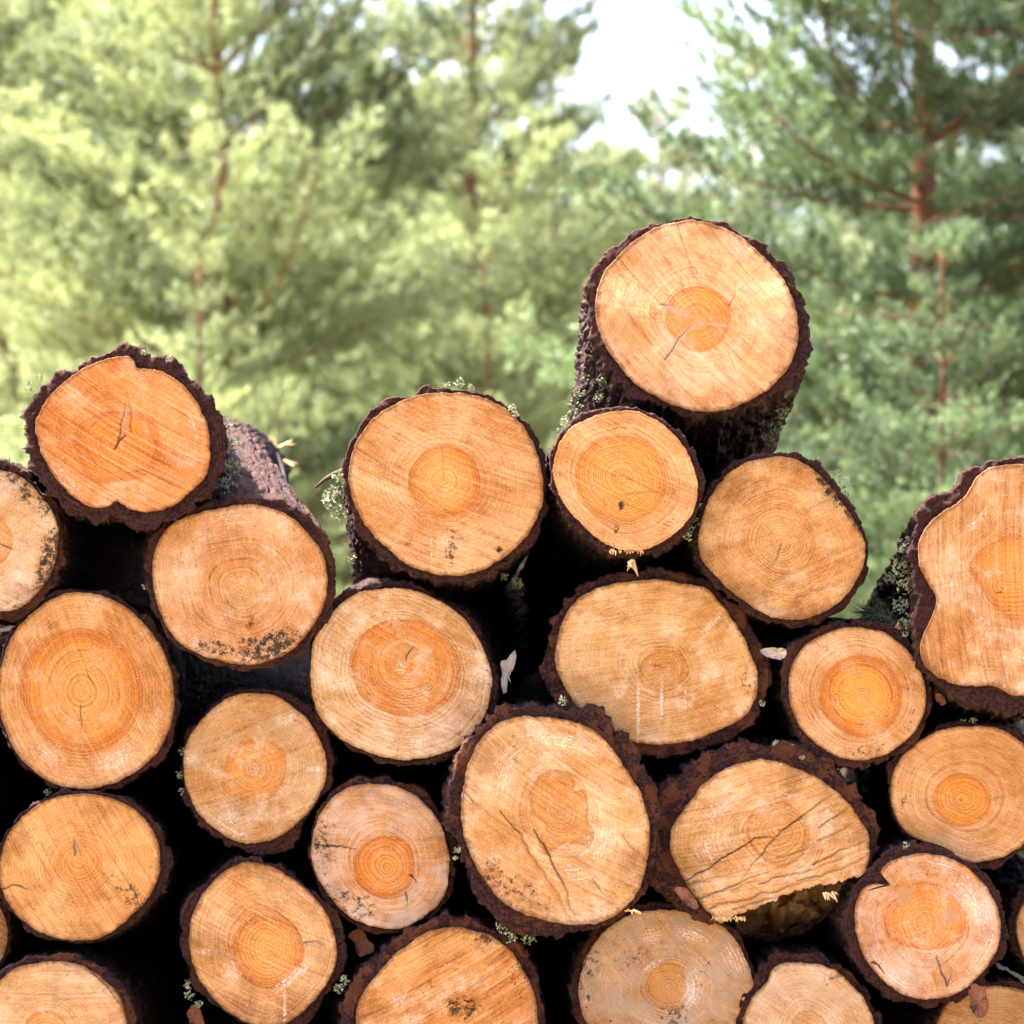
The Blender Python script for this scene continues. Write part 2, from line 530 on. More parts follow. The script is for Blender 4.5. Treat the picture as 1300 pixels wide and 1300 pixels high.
def seg_dist(x, y, pts):
    """distance to polyline, and position 0..1 along it"""
    best = np.full(x.shape, 1e9)
    pos = np.zeros(x.shape)
    n = len(pts) - 1
    for k in range(n):
        ax, ay = pts[k]
        bx, by = pts[k + 1]
        dx, dy = bx - ax, by - ay
        t = np.clip(((x - ax) * dx + (y - ay) * dy) / (dx * dx + dy * dy + 1e-9), 0, 1)
        d = np.hypot(x - ax - t * dx, y - ay - t * dy)
        m = d < best
        best[m] = d[m]
        pos[m] = ((k + t) / n)[m]
    return best, pos


def log(key, label, wood, pith, outer=5.0, heart=None, Y=0.0, tilt=(0, 0), back=None, rb=None, sap=(1, 1, 1), hcol=(1, 1, 1),
        inner=(1.05, 1.25, 1.9), hs=0.8, hsoft=0.03, hjit=0.12, hpatch=0.3, ring=5.0, ramp=0.55, saw=0.5, sawang=30, band=0.5, grey=0.0,
        greycol=(0.42, 0.33, 0.31), glint=0.35, dirt=0.35, edge=0.7, rag=1.6, bark=0, marks=(), cracks=(), broken=None, length=3.2, rough=1.0,
        knotcol=(0.40, 0.25, 0.16), sawk=1.0, flare=1.0):
    if back is None: length = 4.2
    global FACE_Q
    seed = len(LOGS) + 1
    rnd = random.Random(seed * 77)
    pith = np.array(pith, float)
    R = polar(np.asarray(wood), pith, TH)
    cx, sx = np.cos(TH), np.sin(TH)
    jit = fbm(cx * R * 0.09 + 7 * seed, sx * R * 0.09, 0, seed, 3) - 0.5
    jit2 = vnoise(cx * R * 0.5 + 7 * seed, sx * R * 0.5, 0, seed + 5) - 0.5
    R = R + jit * 3.0 * min(1.5, rag / 1.6) + jit2 * 0.9
    if np.isscalar(outer):
        Ro = R + outer * (0.15 + 1.7 * np.clip(fbm(cx * R * 0.022 + 3 * seed, sx * R * 0.022, 2, seed + 9, 3) - 0.25, 0, 1) ** 1.1 * 1.3)
    else:
        Ro = polar(np.asarray(outer), pith, TH)
    n1 = fbm(cx * Ro * 0.05 + seed, sx * Ro * 0.05, 5, seed + 20, 5) - 0.5
    n2 = np.abs(vnoise(cx * Ro * 0.06 + seed, sx * Ro * 0.06, 9, seed + 30) - 0.5) + 0.10 * vnoise(cx * Ro * 0.03, sx * Ro * 0.03, 4, seed + 31)
    Ro = np.maximum(Ro + n1 * 6.0 * rag - np.clip(0.14 - n2, 0, 1) * 18 * rag / 1.6 * 0.6, R + 1.8)
    cells = np.cumsum(np.array([rnd.uniform(7, 24) for _ in range(200)]))
    arc = np.concatenate([[0], np.cumsum(np.hypot(np.diff(Ro * cx), np.diff(Ro * sx)))])
    ci = np.searchsorted(cells[cells < arc[-1] - 6], arc) % max(1, (cells < arc[-1] - 6).sum())
    off = np.array([rnd.uniform(-1, 1) for _ in range(200)])
    slope = np.array([rnd.uniform(-1, 1) for _ in range(200)])
    cpos = np.concatenate([[0], cells])
    within = (arc - cpos[np.searchsorted(cells[cells < arc[-1] - 6], arc)]) / 16.0
    plate = (off[ci] + slope[ci] * within) * np.clip((Ro - R) / 8.0, 0.15, 1.0) * 2.1 * min(rag, 2.6) / 1.6
    Ro = np.maximum(Ro + plate, R + 1.2)
    Rs = smooth_c(R, 7)
    Rm = R.mean()
    ctr_px = pith + np.array([(np.maximum(Ro, 0) * cx).mean(), (Ro * sx).mean()])
    C = unproj(ctr_px[0], ctr_px[1], Y)
    plane = (tilt[0], tilt[1], C[0], C[2])
    # ---- thing
    if back is None:
        VPx, VPy = 560, 830
        k = 6.0 / (6.0 + length)
        back = (VPx + (ctr_px[0] - VPx) * k, VPy + (ctr_px[1] - VPy) * k)
    Rom = Ro.mean()
    if rb is None: rb = Rom * 6.0 / (6.0 + length) * 1.55
    Cb = unproj(back[0], back[1], Y + length)
    rb_m = rb * (6.0 + Y + length) / F
    base = (float(C[0]), float(C[1]), float(C[2] - Rom * PXM))
    root = empty("log", base, label, "log", "felled logs stacked in the pile")
    # ---- sawn face
    rho = np.linspace(0, 1, NR) ** 0.9
    wgt = (rho ** 3)[:, None]
    rad = rho[:, None] * (Rs[None] * (1 - wgt) + R[None] * wgt)
    X = pith[0] + rad * cx[None]
    Yp = pith[1] + rad * sx[None]
    rc = rho[:, None] * Rm + 0 * X
    if heart is None: heart = 0.4 * Rm
    if np.isscalar(heart):
        Hh = heart * (0.90 + 0.20 * fbm(cx * 1.3 + seed * 5, sx * 1.3, 0, seed + 3, 3)) * (0.5 + 0.5 * Rs / Rm)
    else:
        Hh = polar(np.asarray(heart), pith, TH)
    hrt = np.minimum(rad / Hh[None], 4.0)
    ang = math.radians(sawang)
    lx, ly = X - pith[0], Yp - pith[1]
    spx = lx * math.cos(ang) + ly * math.sin(ang)
    spy = -lx * math.sin(ang) + ly * math.cos(ang) + 0.0006 * spx ** 2
    MK = np.zeros(X.shape + (4,))
    dep = np.zeros(X.shape)
    for mk_ in marks:
        kind, x, y, rx, ry, a, st = mk_
        a = math.radians(a)
        dx, dy = X - x, Yp - y
        u = (dx * math.cos(a) + dy * math.sin(a)) / rx
        v = (-dx * math.sin(a) + dy * math.cos(a)) / ry
        d = np.sqrt(u * u + v * v)
        m = (np.clip(1.75 - d, 0, 1.0) if kind == 's' else np.clip(1.35 - d, 0, 1)) * st
        ch = {'s': 0, 'r': 1, 'k': 2}[kind]
        MK[..., ch] = np.maximum(MK[..., ch], m)
    CR = np.zeros(X.shape)
    for (pts, wd, st) in cracks:
        pts = [tuple(q) for q in pts]
        jx = (fbm(X * 0.06, Yp * 0.06, seed, 3, 3) - 0.5) * 9
        jy = (fbm(X * 0.06, Yp * 0.06, seed + 4, 3, 3) - 0.5) * 9
        d, t = seg_dist(X + jx * (st < 2), Yp + jy * (st < 2), pts)
        st = st % 2 if st >= 2 else st
        wloc = wd * (1.05 - 0.75 * t)
        m = np.clip(1.4 - d / np.maximum(wloc, 1.15), 0, 1) * st * np.clip(wloc / 0.8, 0.35, 1)
        CR = np.maximum(CR, m)
        dep += np.clip(m, 0, 1) * 0.003
    dep += (fbm(X * 0.02, Yp * 0.02, 0, seed + 60, 3) - 0.5) * 0.004
    if broken is not None:
        # torn part of the end: pushed back behind a ragged edge
        bx = np.array(broken, float)
        ln = np.interp(X, bx[:, 0], bx[:, 1]) + (fbm(X * 0.10, X * 0 + 3, 0, seed, 4) - 0.5) * 16
        over = np.clip((Yp - ln) / 3.0, 0, 1)
        dep += over * (0.055 + 0.10 * fbm(X * 0.05, Yp * 0.05, 0, seed + 2, 3) + 0.0008 * np.clip(Yp - ln, 0, 90))
        CR = np.maximum(CR, over * (0.52 + 0.3 * fbm(X * 0.06, Yp * 0.02, 0, seed + 8, 3)))  # torn recess darkened in colour: dark brown wood and its shade
    PT = unproj(X, Yp, Y, plane)
    PT[..., 1] += dep - 0.004
    N0 = NR * NTH
    if FACE_Q is None:
        i0 = (np.arange(NR - 1)[:, None] * NTH + np.arange(NTH)[None])
        i1 = (np.arange(NR - 1)[:, None] * NTH + (np.arange(NTH)[None] + 1) % NTH)
        FACE_Q = np.stack([i0, i0 + NTH, i1 + NTH, i1], -1).reshape(-1, 4)
    # a turned-in lip so that the face stands proud of the bark
    lip = PT[-1].copy()
    lip[:, 1] += 0.012
    Vv = np.concatenate([PT.reshape(-1, 3), lip])
    i0 = N0 - NTH + np.arange(NTH)
    i1 = N0 - NTH + (np.arange(NTH) + 1) % NTH
    LQ = np.stack([i0, i0 + NTH, i1 + NTH, i1], -1)

    def ex(a):
        return np.concatenate([a.reshape((N0,) + a.shape[2:]), a[-1]])
    mm = lambda base, k: tuple(min(1.0, b * q) for b, q in zip(base, k))
    mat = wood_mat(dict(sap=mm(SAP, sap), heart=mm(HEART, hcol), inner=mm(HEART, [a * b for a, b in zip(inner, hcol)]), hs=hs, hsoft=hsoft,
                        hjit=hjit, hpatch=hpatch, ring=ring, ramp=ramp, saw=saw, band=band, grey=grey, greycol=greycol, glint=glint, dirt=dirt,
                        edge=edge, seed=seed, knotcol=knotcol, mott=rnd.uniform(0.45, 1.0), dash=rnd.choice((0.15, 0.4, 0.7, 1.0)), sawk=sawk, scat=rnd.choice((0.0, 0.25, 0.45)), grime=rnd.choice((0.15, 0.35, 0.6, 0.8))))
    zz = np.full(X.shape, seed * 31.0)
    mk("cut_face", Vv, [np.concatenate([FACE_Q, LQ])], mat, root, True, [
        ("lp", 'FLOAT_VECTOR', ex(np.stack([lx, ly, zz], -1))), ("sp", 'FLOAT_VECTOR', ex(np.stack([spx, spy, zz], -1))),
        ("rc", 'FLOAT', ex(rc)), ("rho", 'FLOAT', ex(rho[:, None] + 0 * X)), ("heart", 'FLOAT', ex(hrt)),
        ("marks", 'FLOAT_COLOR', ex(MK)), ("crack", 'FLOAT', ex(np.clip(CR, 0, 1)))])
    # ---- bark: sawn rim, then the body going back
    rows, rimv, bpv, layv = [], [], [], []
    nrim = 9
    for k in range(nrim):
        f = k / (nrim - 1)
        rr = R - 1.2 + (Ro - R + 1.2) * f
        p = unproj(pith[0] + rr * cx, pith[1] + rr * sx, Y, plane)
        p[:, 1] += 0.001 + 0.007 * fbm(cx * rr * 0.12, sx * rr * 0.12, seed, 11, 3) + (0.004 if k == nrim - 1 else 0)
        if broken is not None:
            ln = np.interp(pith[0] + rr * cx, bx[:, 0], bx[:, 1])
            p[:, 1] += np.clip((pith[1] + rr * sx - ln) / 6.0, 0, 1) * 0.14
        rows.append(p)
        rimv.append(np.ones(NTH))
        layv.append(f * np.maximum(Ro - R, 1) * 0.35)
        bpv.append(np.stack([cx * rr, sx * rr, np.full(NTH, seed * 50.0)], -1))
    front = rows[-1]
    s_list = np.concatenate([np.linspace(0.004, 0.5, 90), np.linspace(0.55, 1, 12)[0:] * (length - 0.5) / 1 + 0.5 - 0.55 * (length - 0.5) + 0.02])
    s_list = np.unique(np.clip(np.concatenate([np.linspace(0.004, 0.45, 84), np.linspace(0.47, 1.2, 40), np.linspace(1.3, length, 12)]), 0, length))
    radial = front - C
    dirv = radial.copy()
    dirv[:, 1] = 0
    rlen = np.linalg.norm(dirv, axis=1)
    dirv /= rlen[:, None]
    axis = Cb - C
    for sdist in s_list:
        f = sdist / length
        fa = f
        f = 1 - (1 - f) ** flare
        rr = rlen * (1 - f) + rb_m * f
        sm = min(1.0, sdist / 0.5)
        rr = rr * (1 - sm) + (smooth_c(rlen, 9) * (1 - f) + rb_m * f) * sm
        px_arc = rr / PXM
        u, v = cx * 0.075 * 100, sx * 0.075 * 100
        along = sdist / PXM
        # plates: stretched cells with furrows
        nz = np.abs(fbm(cx * px_arc * 0.085, sx * px_arc * 0.085, along * 0.020 + seed * 9, seed + 40, 3) - 0.5) * 2
        fl = fbm(cx * px_arc * 0.22, sx * px_arc * 0.22, along * 0.09 + seed, seed + 50, 2) - 0.5
        d = (np.clip(nz, 0, 0.42) - 0.28) * 13 * rough + fl * 3.5 * rough
        fade = min(1.0, sdist / 0.02)
        rr = rr + d * fade * PXM * (0.5 + 0.25 * min(rag, 3))
        p = C + axis * np.array([f, fa, f]) + dirv * rr[:, None]
        p[:, 1] += (front[:, 1] - C[1]) * max(0, 1 - sdist / 0.6)
        rows.append(p)
        rimv.append(np.zeros(NTH))
        layv.append(np.zeros(NTH))
        bpv.append(np.stack([cx * px_arc, sx * px_arc, np.full(NTH, along * 0.35 + seed * 50.0)], -1))
    Vb = np.concatenate(rows)
    nrow = len(rows)
    i0 = (np.arange(nrow - 1)[:, None] * NTH + np.arange(NTH)[None])
    i1 = (np.arange(nrow - 1)[:, None] * NTH + (np.arange(NTH)[None] + 1) % NTH)
    BQ = np.stack([i0, i0 + NTH, i1 + NTH, i1], -1).reshape(-1, 4)
    mk("bark", Vb, BQ, M_BARK[bark], root, True, [("rim", 'FLOAT', np.concatenate(rimv)), ("lay", 'FLOAT', np.concatenate(layv)), ("bp", 'FLOAT_VECTOR', np.concatenate(bpv))])
    # far sawn end
    lastr = rows[-1]
    ce = lastr.mean(0)
    Ve = np.concatenate([lastr * 0.999 + ce * 0.001, (lastr + ce) / 2, [ce + np.array([0, 0.004, 0])]])
    i0 = np.arange(NTH)
    i1 = (i0 + 1) % NTH
    mk("cut_face", Ve, [np.stack([i0, i1, i1 + NTH, i0 + NTH], -1), np.stack([i0 + NTH, i1 + NTH, np.full(NTH, 2 * NTH)], -1)], M_SPLINT, root, True,
       [("tint", 'FLOAT', np.full(2 * NTH + 1, 0.4))])
    LOGS[key] = dict(root=root, Y=Y, plane=plane)
    return root


exec_logs = True
A_w = P(1, 450,148, 478,165, 492,192, 530,193, 575,200, 640,240, 700,300, 740,390, 755,480, 740,570, 690,630, 620,680, 540,705, 480,700, 440,680, 415,668, 385,688, 350,690, 300,675, 230,620, 170,540, 135,440, 133,370, 165,310, 230,240, 300,190, 370,160)
A_o = P(1, 460,100, 500,115, 560,152, 620,150, 670,195, 720,240, 770,320, 800,400, 808,470, 790,570, 745,650, 660,725, 560,752, 490,758, 430,738, 360,738, 260,702, 190,650, 130,560, 97,480, 92,340, 125,270, 175,212, 260,180, 330,148, 400,122)
log('A', "thick-barked log with a smooth reddish orange end and a wedge-shaped knot, topmost on the left", A_w, P(1, 425,475)[0], A_o,
    heart=P(1, 275,420, 330,362, 420,345, 500,352, 560,390, 575,460, 560,530, 500,585, 420,600, 330,590, 285,520), Y=-0.05, tilt=(0.0, 0.10),
    back=(205, 625), rb=78, sap=(1, 0.70, 0.42), hcol=(1.0, 0.95, 0.85), inner=(1.05, 1.15, 1.4), hs=0.85, hsoft=0.03, ring=5.5, ramp=0.4, saw=0.75, sawk=0.8, sawang=31, band=1.0,
    glint=0.5, rag=3.0, bark=0, marks=[('k', *P(1, 445,395)[0], 9, 38, 8, 0.5), ('r', *P(1, 230,600)[0], 40, 22, 40, 0.35), ('r', *P(1, 690,420)[0], 14, 40, 0, 0.3)],
    cracks=[(P(1, 415,480, 430,455, 450,430), 1.8, 0.7), (P(1, 425,475, 440,380, 458,285), 0.9, 0.5), (P(1, 470,420, 475,340, 460,290), 0.8, 0.4)], rough=1.5)
log('B', "pale log with black mould on its rim, below and left of the reddish orange end", P(1, 0,560, 60,575, 120,620, 180,690, 205,760, 205,850, 180,930, 130,1000, 70,1050, 0,1065, -80,1060, -190,1000, -270,890, -280,740, -200,620, -90,560),
    P(1, -10,810)[0], 12, heart=P(1, 45,800, 20,880, -60,900, -90,820, -50,730, 10,735), sap=(0.98, 1.08, 1.3), hcol=(1.0, 1.1, 1.3), Y=0.0, saw=0.35, ring=4, ramp=0.4, dirt=0.7, glint=0.2,
    marks=[('s', *P(1, 185,870)[0], 14, 40, 15, 0.75), ('s', *P(1, 130,650)[0], 40, 14, 45, 0.6), ('s', *P(1, 40,585)[0], 30, 8, 15, 0.55), ('s', *P(1, 100,1010)[0], 30, 8, -30, 0.4)], cracks=[(P(1, -10,810, 25,835, 45,850), 1.2, 0.6)], edge=0.5, bark=3)
log('C', "log end with black mould specks along its lower rim, under the thick-barked topmost one", P(1, 870,680, 960,690, 1050,730, 1120,800, 1165,880, 1175,970, 1155,1050, 1110,1130, 1050,1200, 970,1240, 880,1255, 790,1240, 710,1215, 640,1170, 590,1100, 560,1020, 550,930, 555,850, 590,780, 650,730, 750,700),
    P(1, 865,985)[0], P(1, 860,656, 930,651, 1000,658, 1062,684, 1125,740, 1196,855, 1206,960, 1186,1065, 1135,1146, 1062,1220, 970,1260, 880,1270, 780,1254, 700,1227, 625,1180, 575,1107, 533,1020, 522,930, 527,840, 567,763, 638,708, 745,676), heart=P(1, 1000,960, 985,1050, 930,1110, 850,1110, 780,1070, 735,1000, 735,930, 790,880, 870,870, 950,890), Y=-0.02, back=(317, 604), rb=52, length=2.6, flare=2.6, sap=(1, 0.93, 0.95), hcol=(0.90, 1.18, 1.9), hs=0.5, inner=(1.0, 1.25, 1.7),
    ring=3.9, ramp=0.75, saw=0.25, sawang=75, glint=0.9, marks=[('s', *P(1, 960,1190)[0], 42, 16, -15, 0.75), ('s', *P(1, 770,1195)[0], 28, 10, 10, 0.6), ('s', *P(1, 900,1110)[0], 5, 14, 0, 0.55), ('s', *P(1, 1030,1140)[0], 10, 8, 0, 0.6), ('r', *P(1, 830,730)[0], 40, 18, 0, 0.4), ('k', *P(1, 825,1050)[0], 8, 6, 0, 0.5)],
    cracks=[(P(1, 812,1035, 840,1045, 850,1045), 0.8, 0.5)], rough=1.3, bark=4)
log('D', "large honey log with a wide amber ring round a paler centre, at the left edge", P(0, 105,752, 150,765, 190,800, 215,845, 221,890, 213,930, 190,965, 150,992, 105,1002, 60,990, 25,960, 5,920, -2,880, 3,840, 18,805, 45,775, 75,757),
    P(0, 104, 877)[0], 9, heart=P(0, 104,797, 150,815, 176,850, 180,890, 165,925, 135,950, 104,957, 65,945, 38,915, 25,880, 32,840, 60,808), sap=(1, 0.88, 0.72), hcol=(0.98, 0.98, 0.9), inner=(1.15, 1.55, 2.6), hs=0.95, hsoft=0.05, ring=5.2, ramp=0.8, saw=0.4, sawang=65, glint=0.9, band=0.8, back=(125, 890), rb=125, length=4.2,
    Y=0.01, marks=[('r', 150, 965, 40, 16, -25, 0.5), ('r', 60, 960, 30, 20, 40, 0.35), ('r', 200, 910, 8, 30, 10, 0.3), ('k', 103, 905, 5, 5, 0, 0.5)], cracks=[(P(0, 103,898, 104,925), 1.1, 0.5)])
log('E', "oval orange log with a small triangular pith mark and a notch at its left rim", P(5, 250,478, 350,480, 440,505, 510,555, 555,620, 575,700, 560,790, 520,860, 450,930, 370,985, 280,1000, 190,985, 110,950, 50,890, 10,820, 0,740, 15,660, 60,580, 130,520, 190,490),
    P(5, 285,715)[0], P(5, 250,462, 350,466, 450,488, 530,540, 585,610, 606,700, 590,800, 540,880, 460,948, 370,1000, 280,1014, 180,1000, 95,965, 35,900, -5,825, -14,740, 0,650, 50,565, 125,505, 190,474), heart=30, sap=(1.04, 0.9, 0.66), hs=0.5, ring=4.2, ramp=0.6, saw=0.5, sawang=60, band=0.7, back=(165, 1085), rb=112, Y=-0.01,
    marks=[('s', *P(5, 500,870)[0], 24, 7, 70, 0.6), ('s', *P(5, 545,690)[0], 5, 20, 0, 0.45), ('k', *P(5, 275,665)[0], 8, 12, 0, 0.7), ('s', *P(5, 440,830)[0], 9, 36, -32, 0.42)], cracks=[(P(5, 0,815, 45,800, 95,812), 1.6, 0.7), (P(5, 262,690, 270,640, 285,690), 0.8, 0.5)], dirt=0.6)
log('F', "round brownish log with a patchy orange centre, below the gap between two bigger ends", P(5, 890,115, 980,120, 1060,170, 1120,230, 1160,310, 1172,390, 1150,470, 1100,545, 1030,610, 950,645, 880,652, 800,620, 730,560, 680,480, 660,400, 665,310, 700,240, 750,180, 820,130),
    P(5, 905,385)[0], 14, heart=P(5, 1030,370, 1010,450, 940,500, 860,490, 800,470, 805,380, 830,310, 880,285, 960,280, 1010,310), sap=(0.84, 0.8, 0.7), hcol=(0.98, 1.05, 1.0), hs=0.8, hpatch=0.8, ring=4.2, ramp=0.55, saw=0.35, sawang=-20, grey=0.35, greycol=(0.42, 0.30, 0.2), glint=0.5, dirt=0.6, back=(335, 905), rb=150, length=4.2,
    Y=0.02, marks=[('r', *P(5, 1130,385)[0], 14, 4, 0, 0.7), ('k', *P(5, 820,280)[0], 5, 20, -35, 0.4), ('r', *P(5, 820,590)[0], 40, 14, 30, 0.35)], edge=0.6)
log('G', "log with a bright orange ring and a crack right of it, near the bottom left", P(5, 900,720, 980,740, 1050,780, 1120,840, 1175,910, 1205,1000, 1205,1080, 1170,1160, 1110,1230, 1040,1290, 960,1310, 880,1290, 800,1240, 730,1160, 690,1080, 678,1000, 690,910, 730,830, 790,765, 840,735),
    P(5, 965,1030)[0], 12, heart=P(5, 1090,1030, 1070,1110, 1000,1165, 930,1165, 860,1120, 835,1040, 850,960, 910,920, 990,910, 1060,940), sap=(1.02, 0.95, 0.85), hs=0.9, inner=(1.15, 1.6, 2.6), ring=4.2, ramp=0.6, saw=0.5, sawang=25, Y=0.0, back=(330, 1110), rb=115,
    marks=[('r', *P(5, 1050,1130)[0], 40, 8, -40, 0.55), ('r', *P(5, 830,1110)[0], 14, 22, 0, 0.5), ('r', *P(5, 1000,850)[0], 26, 14, 0, 0.4), ('r', *P(5, 1022,1230)[0], 2.5, 30, 0, 0.7), ('r', *P(5, 740,1040)[0], 24, 5, 0, 0.4), ('k', *P(5, 1110,1012)[0], 14, 5, 10, 0.7)], cracks=[(P(5, 1085,1010, 1130,1000, 1150,1005), 1.0, 0.5)], glint=0.6)
log('H', "pale yellow log with rough grain and a torn bark strip, lowest at the left edge", P(5, 200,1078, 290,1090, 370,1140, 430,1210, 455,1310, 450,1420, 390,1530, 290,1600, 180,1610, 60,1570, -40,1480, -70,1370, -60,1260, -10,1160, 60,1100, 130,1083),
    P(5, 160,1330)[0], P(5, 200,1050, 300,1068, 390,1120, 455,1200, 485,1310, 475,1430, 410,1550, 300,1625, 180,1636, 50,1595, -60,1500, -95,1370, -85,1260, -35,1150, 50,1080, 130,1055), heart=28, sap=(1.05, 1.05, 1.05), hcol=(1.05, 1.2, 1.4), ring=4.5, ramp=0.5, saw=0.5, sawang=0, Y=-0.03, grey=0.3, greycol=(0.4, 0.27, 0.16), bark=1, back=(160, 1230), rb=120,
    marks=[('k', *P(5, 200,1150)[0], 6, 40, 5, 0.35), ('s', *P(5, 380,1180)[0], 25, 4, 40, 0.3)], cracks=[(P(5, 320,1100, 380,1160, 430,1220), 1.2, 0.6)])
log('I', "dark weathered log of which only a sliver shows at the left edge near the bottom", ell(-52, 1186, 62, 66), (-52, 1186), 9, sap=(0.5, 0.42, 0.4), hs=0.3, Y=0.04, bark=3, dirt=0.8)
log('J', "small greyish pink log with a vivid orange centre and a dark crack at its left", P(6, 290,440, 370,455, 440,500, 500,570, 530,650, 540,720, 530,810, 500,870, 440,920, 370,955, 290,955, 200,925, 130,870, 70,780, 45,700, 50,620, 80,540, 130,480, 200,445),
    P(6, 315,740)[0], P(6, 290,416, 385,432, 465,480, 528,560, 556,650, 560,730, 546,820, 510,885, 445,936, 370,970, 285,972, 195,945, 118,885, 56,785, 34,700, 38,610, 68,525, 122,460, 200,422), heart=P(6, 412,720, 400,800, 340,845, 270,840, 215,800, 195,730, 220,660, 290,622, 360,630, 400,670), sap=(1, 0.97, 1.05), hcol=(0.98, 0.92, 0.75), inner=(1.12, 1.35, 2.2), hs=1.0, ring=6.0, ramp=0.75, saw=0.3, sawang=0, grey=0.55, greycol=(0.58, 0.44, 0.40), glint=0.5,
    Y=0.02, marks=[('s', *P(6, 85,640)[0], 14, 26, 0, 0.55), ('s', *P(6, 190,870)[0], 36, 16, 20, 0.5), ('s', *P(6, 90,780)[0], 10, 22, -20, 0.4), ('k', *P(6, 160,710)[0], 18, 30, 0, 0.3)], cracks=[(P(6, 60,655, 120,658, 200,672), 1.4, 0.9), (P(6, 400,770, 425,790), 1.2, 0.7), (P(6, 375,820, 385,870), 1.0, 0.7)], edge=0.5, bark=1)
log('K', "pale yellow log with a large round rusty orange heart, left of the dark central gap", P(0, 489,748, 517,748, 546,757, 574,773, 599,797, 616,829, 625,861, 624,875, 617,907, 599,932, 575,951, 539,962, 504,964, 468,955, 433,937, 408,911, 396,879, 394,847, 401,808, 422,776, 454,753),
    P(2, 355,1125)[0], 9, heart=P(2, 548,1140, 530,1240, 470,1300, 390,1330, 280,1310, 190,1250, 152,1150, 170,1060, 240,1000, 320,975, 420,985, 500,1040), sap=(1.02, 1.1, 1.2), hcol=(0.98, 1.0, 1.0), inner=(1.0, 1.12, 1.4), hs=1.0, hpatch=0.5, hsoft=0.015, ring=4.2, ramp=0.6, saw=0.45, sawang=28, dirt=0.7, glint=0.4, back=(585, 805), rb=122, length=4.2,
    Y=0.0, marks=[('k', *P(2, 340,1140)[0], 16, 10, 40, 0.5), ('k', *P(2, 370,1095)[0], 4, 12, 20, 0.6), ('s', *P(2, 655,1130)[0], 6, 60, -8, 0.5), ('r', *P(2, 340,1150)[0], 10, 10, 0, 0.5), ('s', *P(2, 480,900)[0], 26, 6, 25, 0.42)], cracks=[(P(2, 355,1120, 372,1090, 380,1080), 1.0, 0.6)], edge=0.5)
log('L', "large round honey log with a small neat bullseye heart, standing up in the middle", P(2, 500,165, 600,175, 690,210, 770,280, 820,370, 845,470, 840,570, 800,660, 740,730, 660,785, 570,818, 470,818, 370,785, 280,720, 210,640, 165,550, 150,450, 170,360, 220,280, 300,215, 400,175),
    P(2, 490,480)[0], P(2, 500,148, 605,158, 700,192, 785,265, 838,360, 864,465, 860,580, 822,678, 760,752, 675,808, 570,842, 460,842, 350,808, 255,742, 180,655, 138,555, 130,450, 150,350, 205,265, 290,198, 395,158), heart=P(2, 620,480, 610,550, 560,595, 490,615, 420,590, 370,530, 362,480, 385,410, 440,365, 510,350, 580,385, 612,430), sap=(0.97, 0.87, 0.74), hcol=(1.0, 1.0, 0.9), inner=(1.15, 1.8, 3.6), hs=0.9, hsoft=0.02, ring=4.6, ramp=0.5, saw=0.55, sawang=22, band=0.8,
    Y=-0.04, tilt=(0, 0.05), back=(540, 735), rb=92, length=2.8, glint=0.25, marks=[('s', *P(2, 515,735)[0], 11, 12, 0, 0.55), ('s', *P(2, 520,672)[0], 8, 5, 0, 0.6), ('s', *P(2, 360,705)[0], 5, 4, 0, 0.5), ('s', *P(2, 690,730)[0], 4, 4, 0, 0.6), ('r', *P(2, 500,715)[0], 18, 20, 0, 0.35), ('r', *P(2, 445,725)[0], 2, 24, 0, 0.55), ('s', *P(2, 620,285)[0], 26, 3, -10, 0.3)],
    cracks=[(P(2, 180,365, 400,510, 700,745), 0.7, 2.35), (P(2, 490,480, 487,360), 0.6, 2.3)], rag=2.0)
log('M', "bright yellow orange log under the highest one, with pale splinters at its bottom rim", P(3, 290,742, 370,745, 450,785, 510,840, 555,910, 580,990, 575,1070, 540,1140, 470,1200, 390,1235, 300,1235, 220,1195, 150,1130, 95,1060, 65,970, 75,890, 110,820, 180,770),
    P(3, 310,985)[0], P(3, 290,724, 380,728, 462,768, 528,825, 575,900, 602,990, 598,1080, 560,1155, 485,1220, 395,1255, 290,1255, 205,1215, 135,1145, 78,1068, 48,975, 58,880, 98,808, 175,752), heart=P(3, 475,985, 440,1080, 380,1130, 300,1150, 210,1110, 155,1040, 142,960, 170,890, 230,840, 320,828, 400,850, 450,910), sap=(1.08, 0.98, 0.82), hcol=(1.08, 1.25, 1.1), inner=(1.0, 1.25, 1.8), hs=0.8, hsoft=0.015, ring=3.6, ramp=0.6, saw=0.5, sawang=28, glint=0.6,
    Y=-0.08, tilt=(0, 0.04), back=(728, 735), rb=98, length=4.2, marks=[('s', *P(3, 305,1082)[0], 4, 5, 0, 0.7), ('s', *P(3, 290,1165)[0], 3, 8, 0, 0.6), ('s', *P(3, 490,1040)[0], 9, 4, 0, 0.5)], edge=0.15, cracks=[(P(3, 320,1030, 420,1030, 575,1020), 0.7, 0.35)], dirt=0.5)
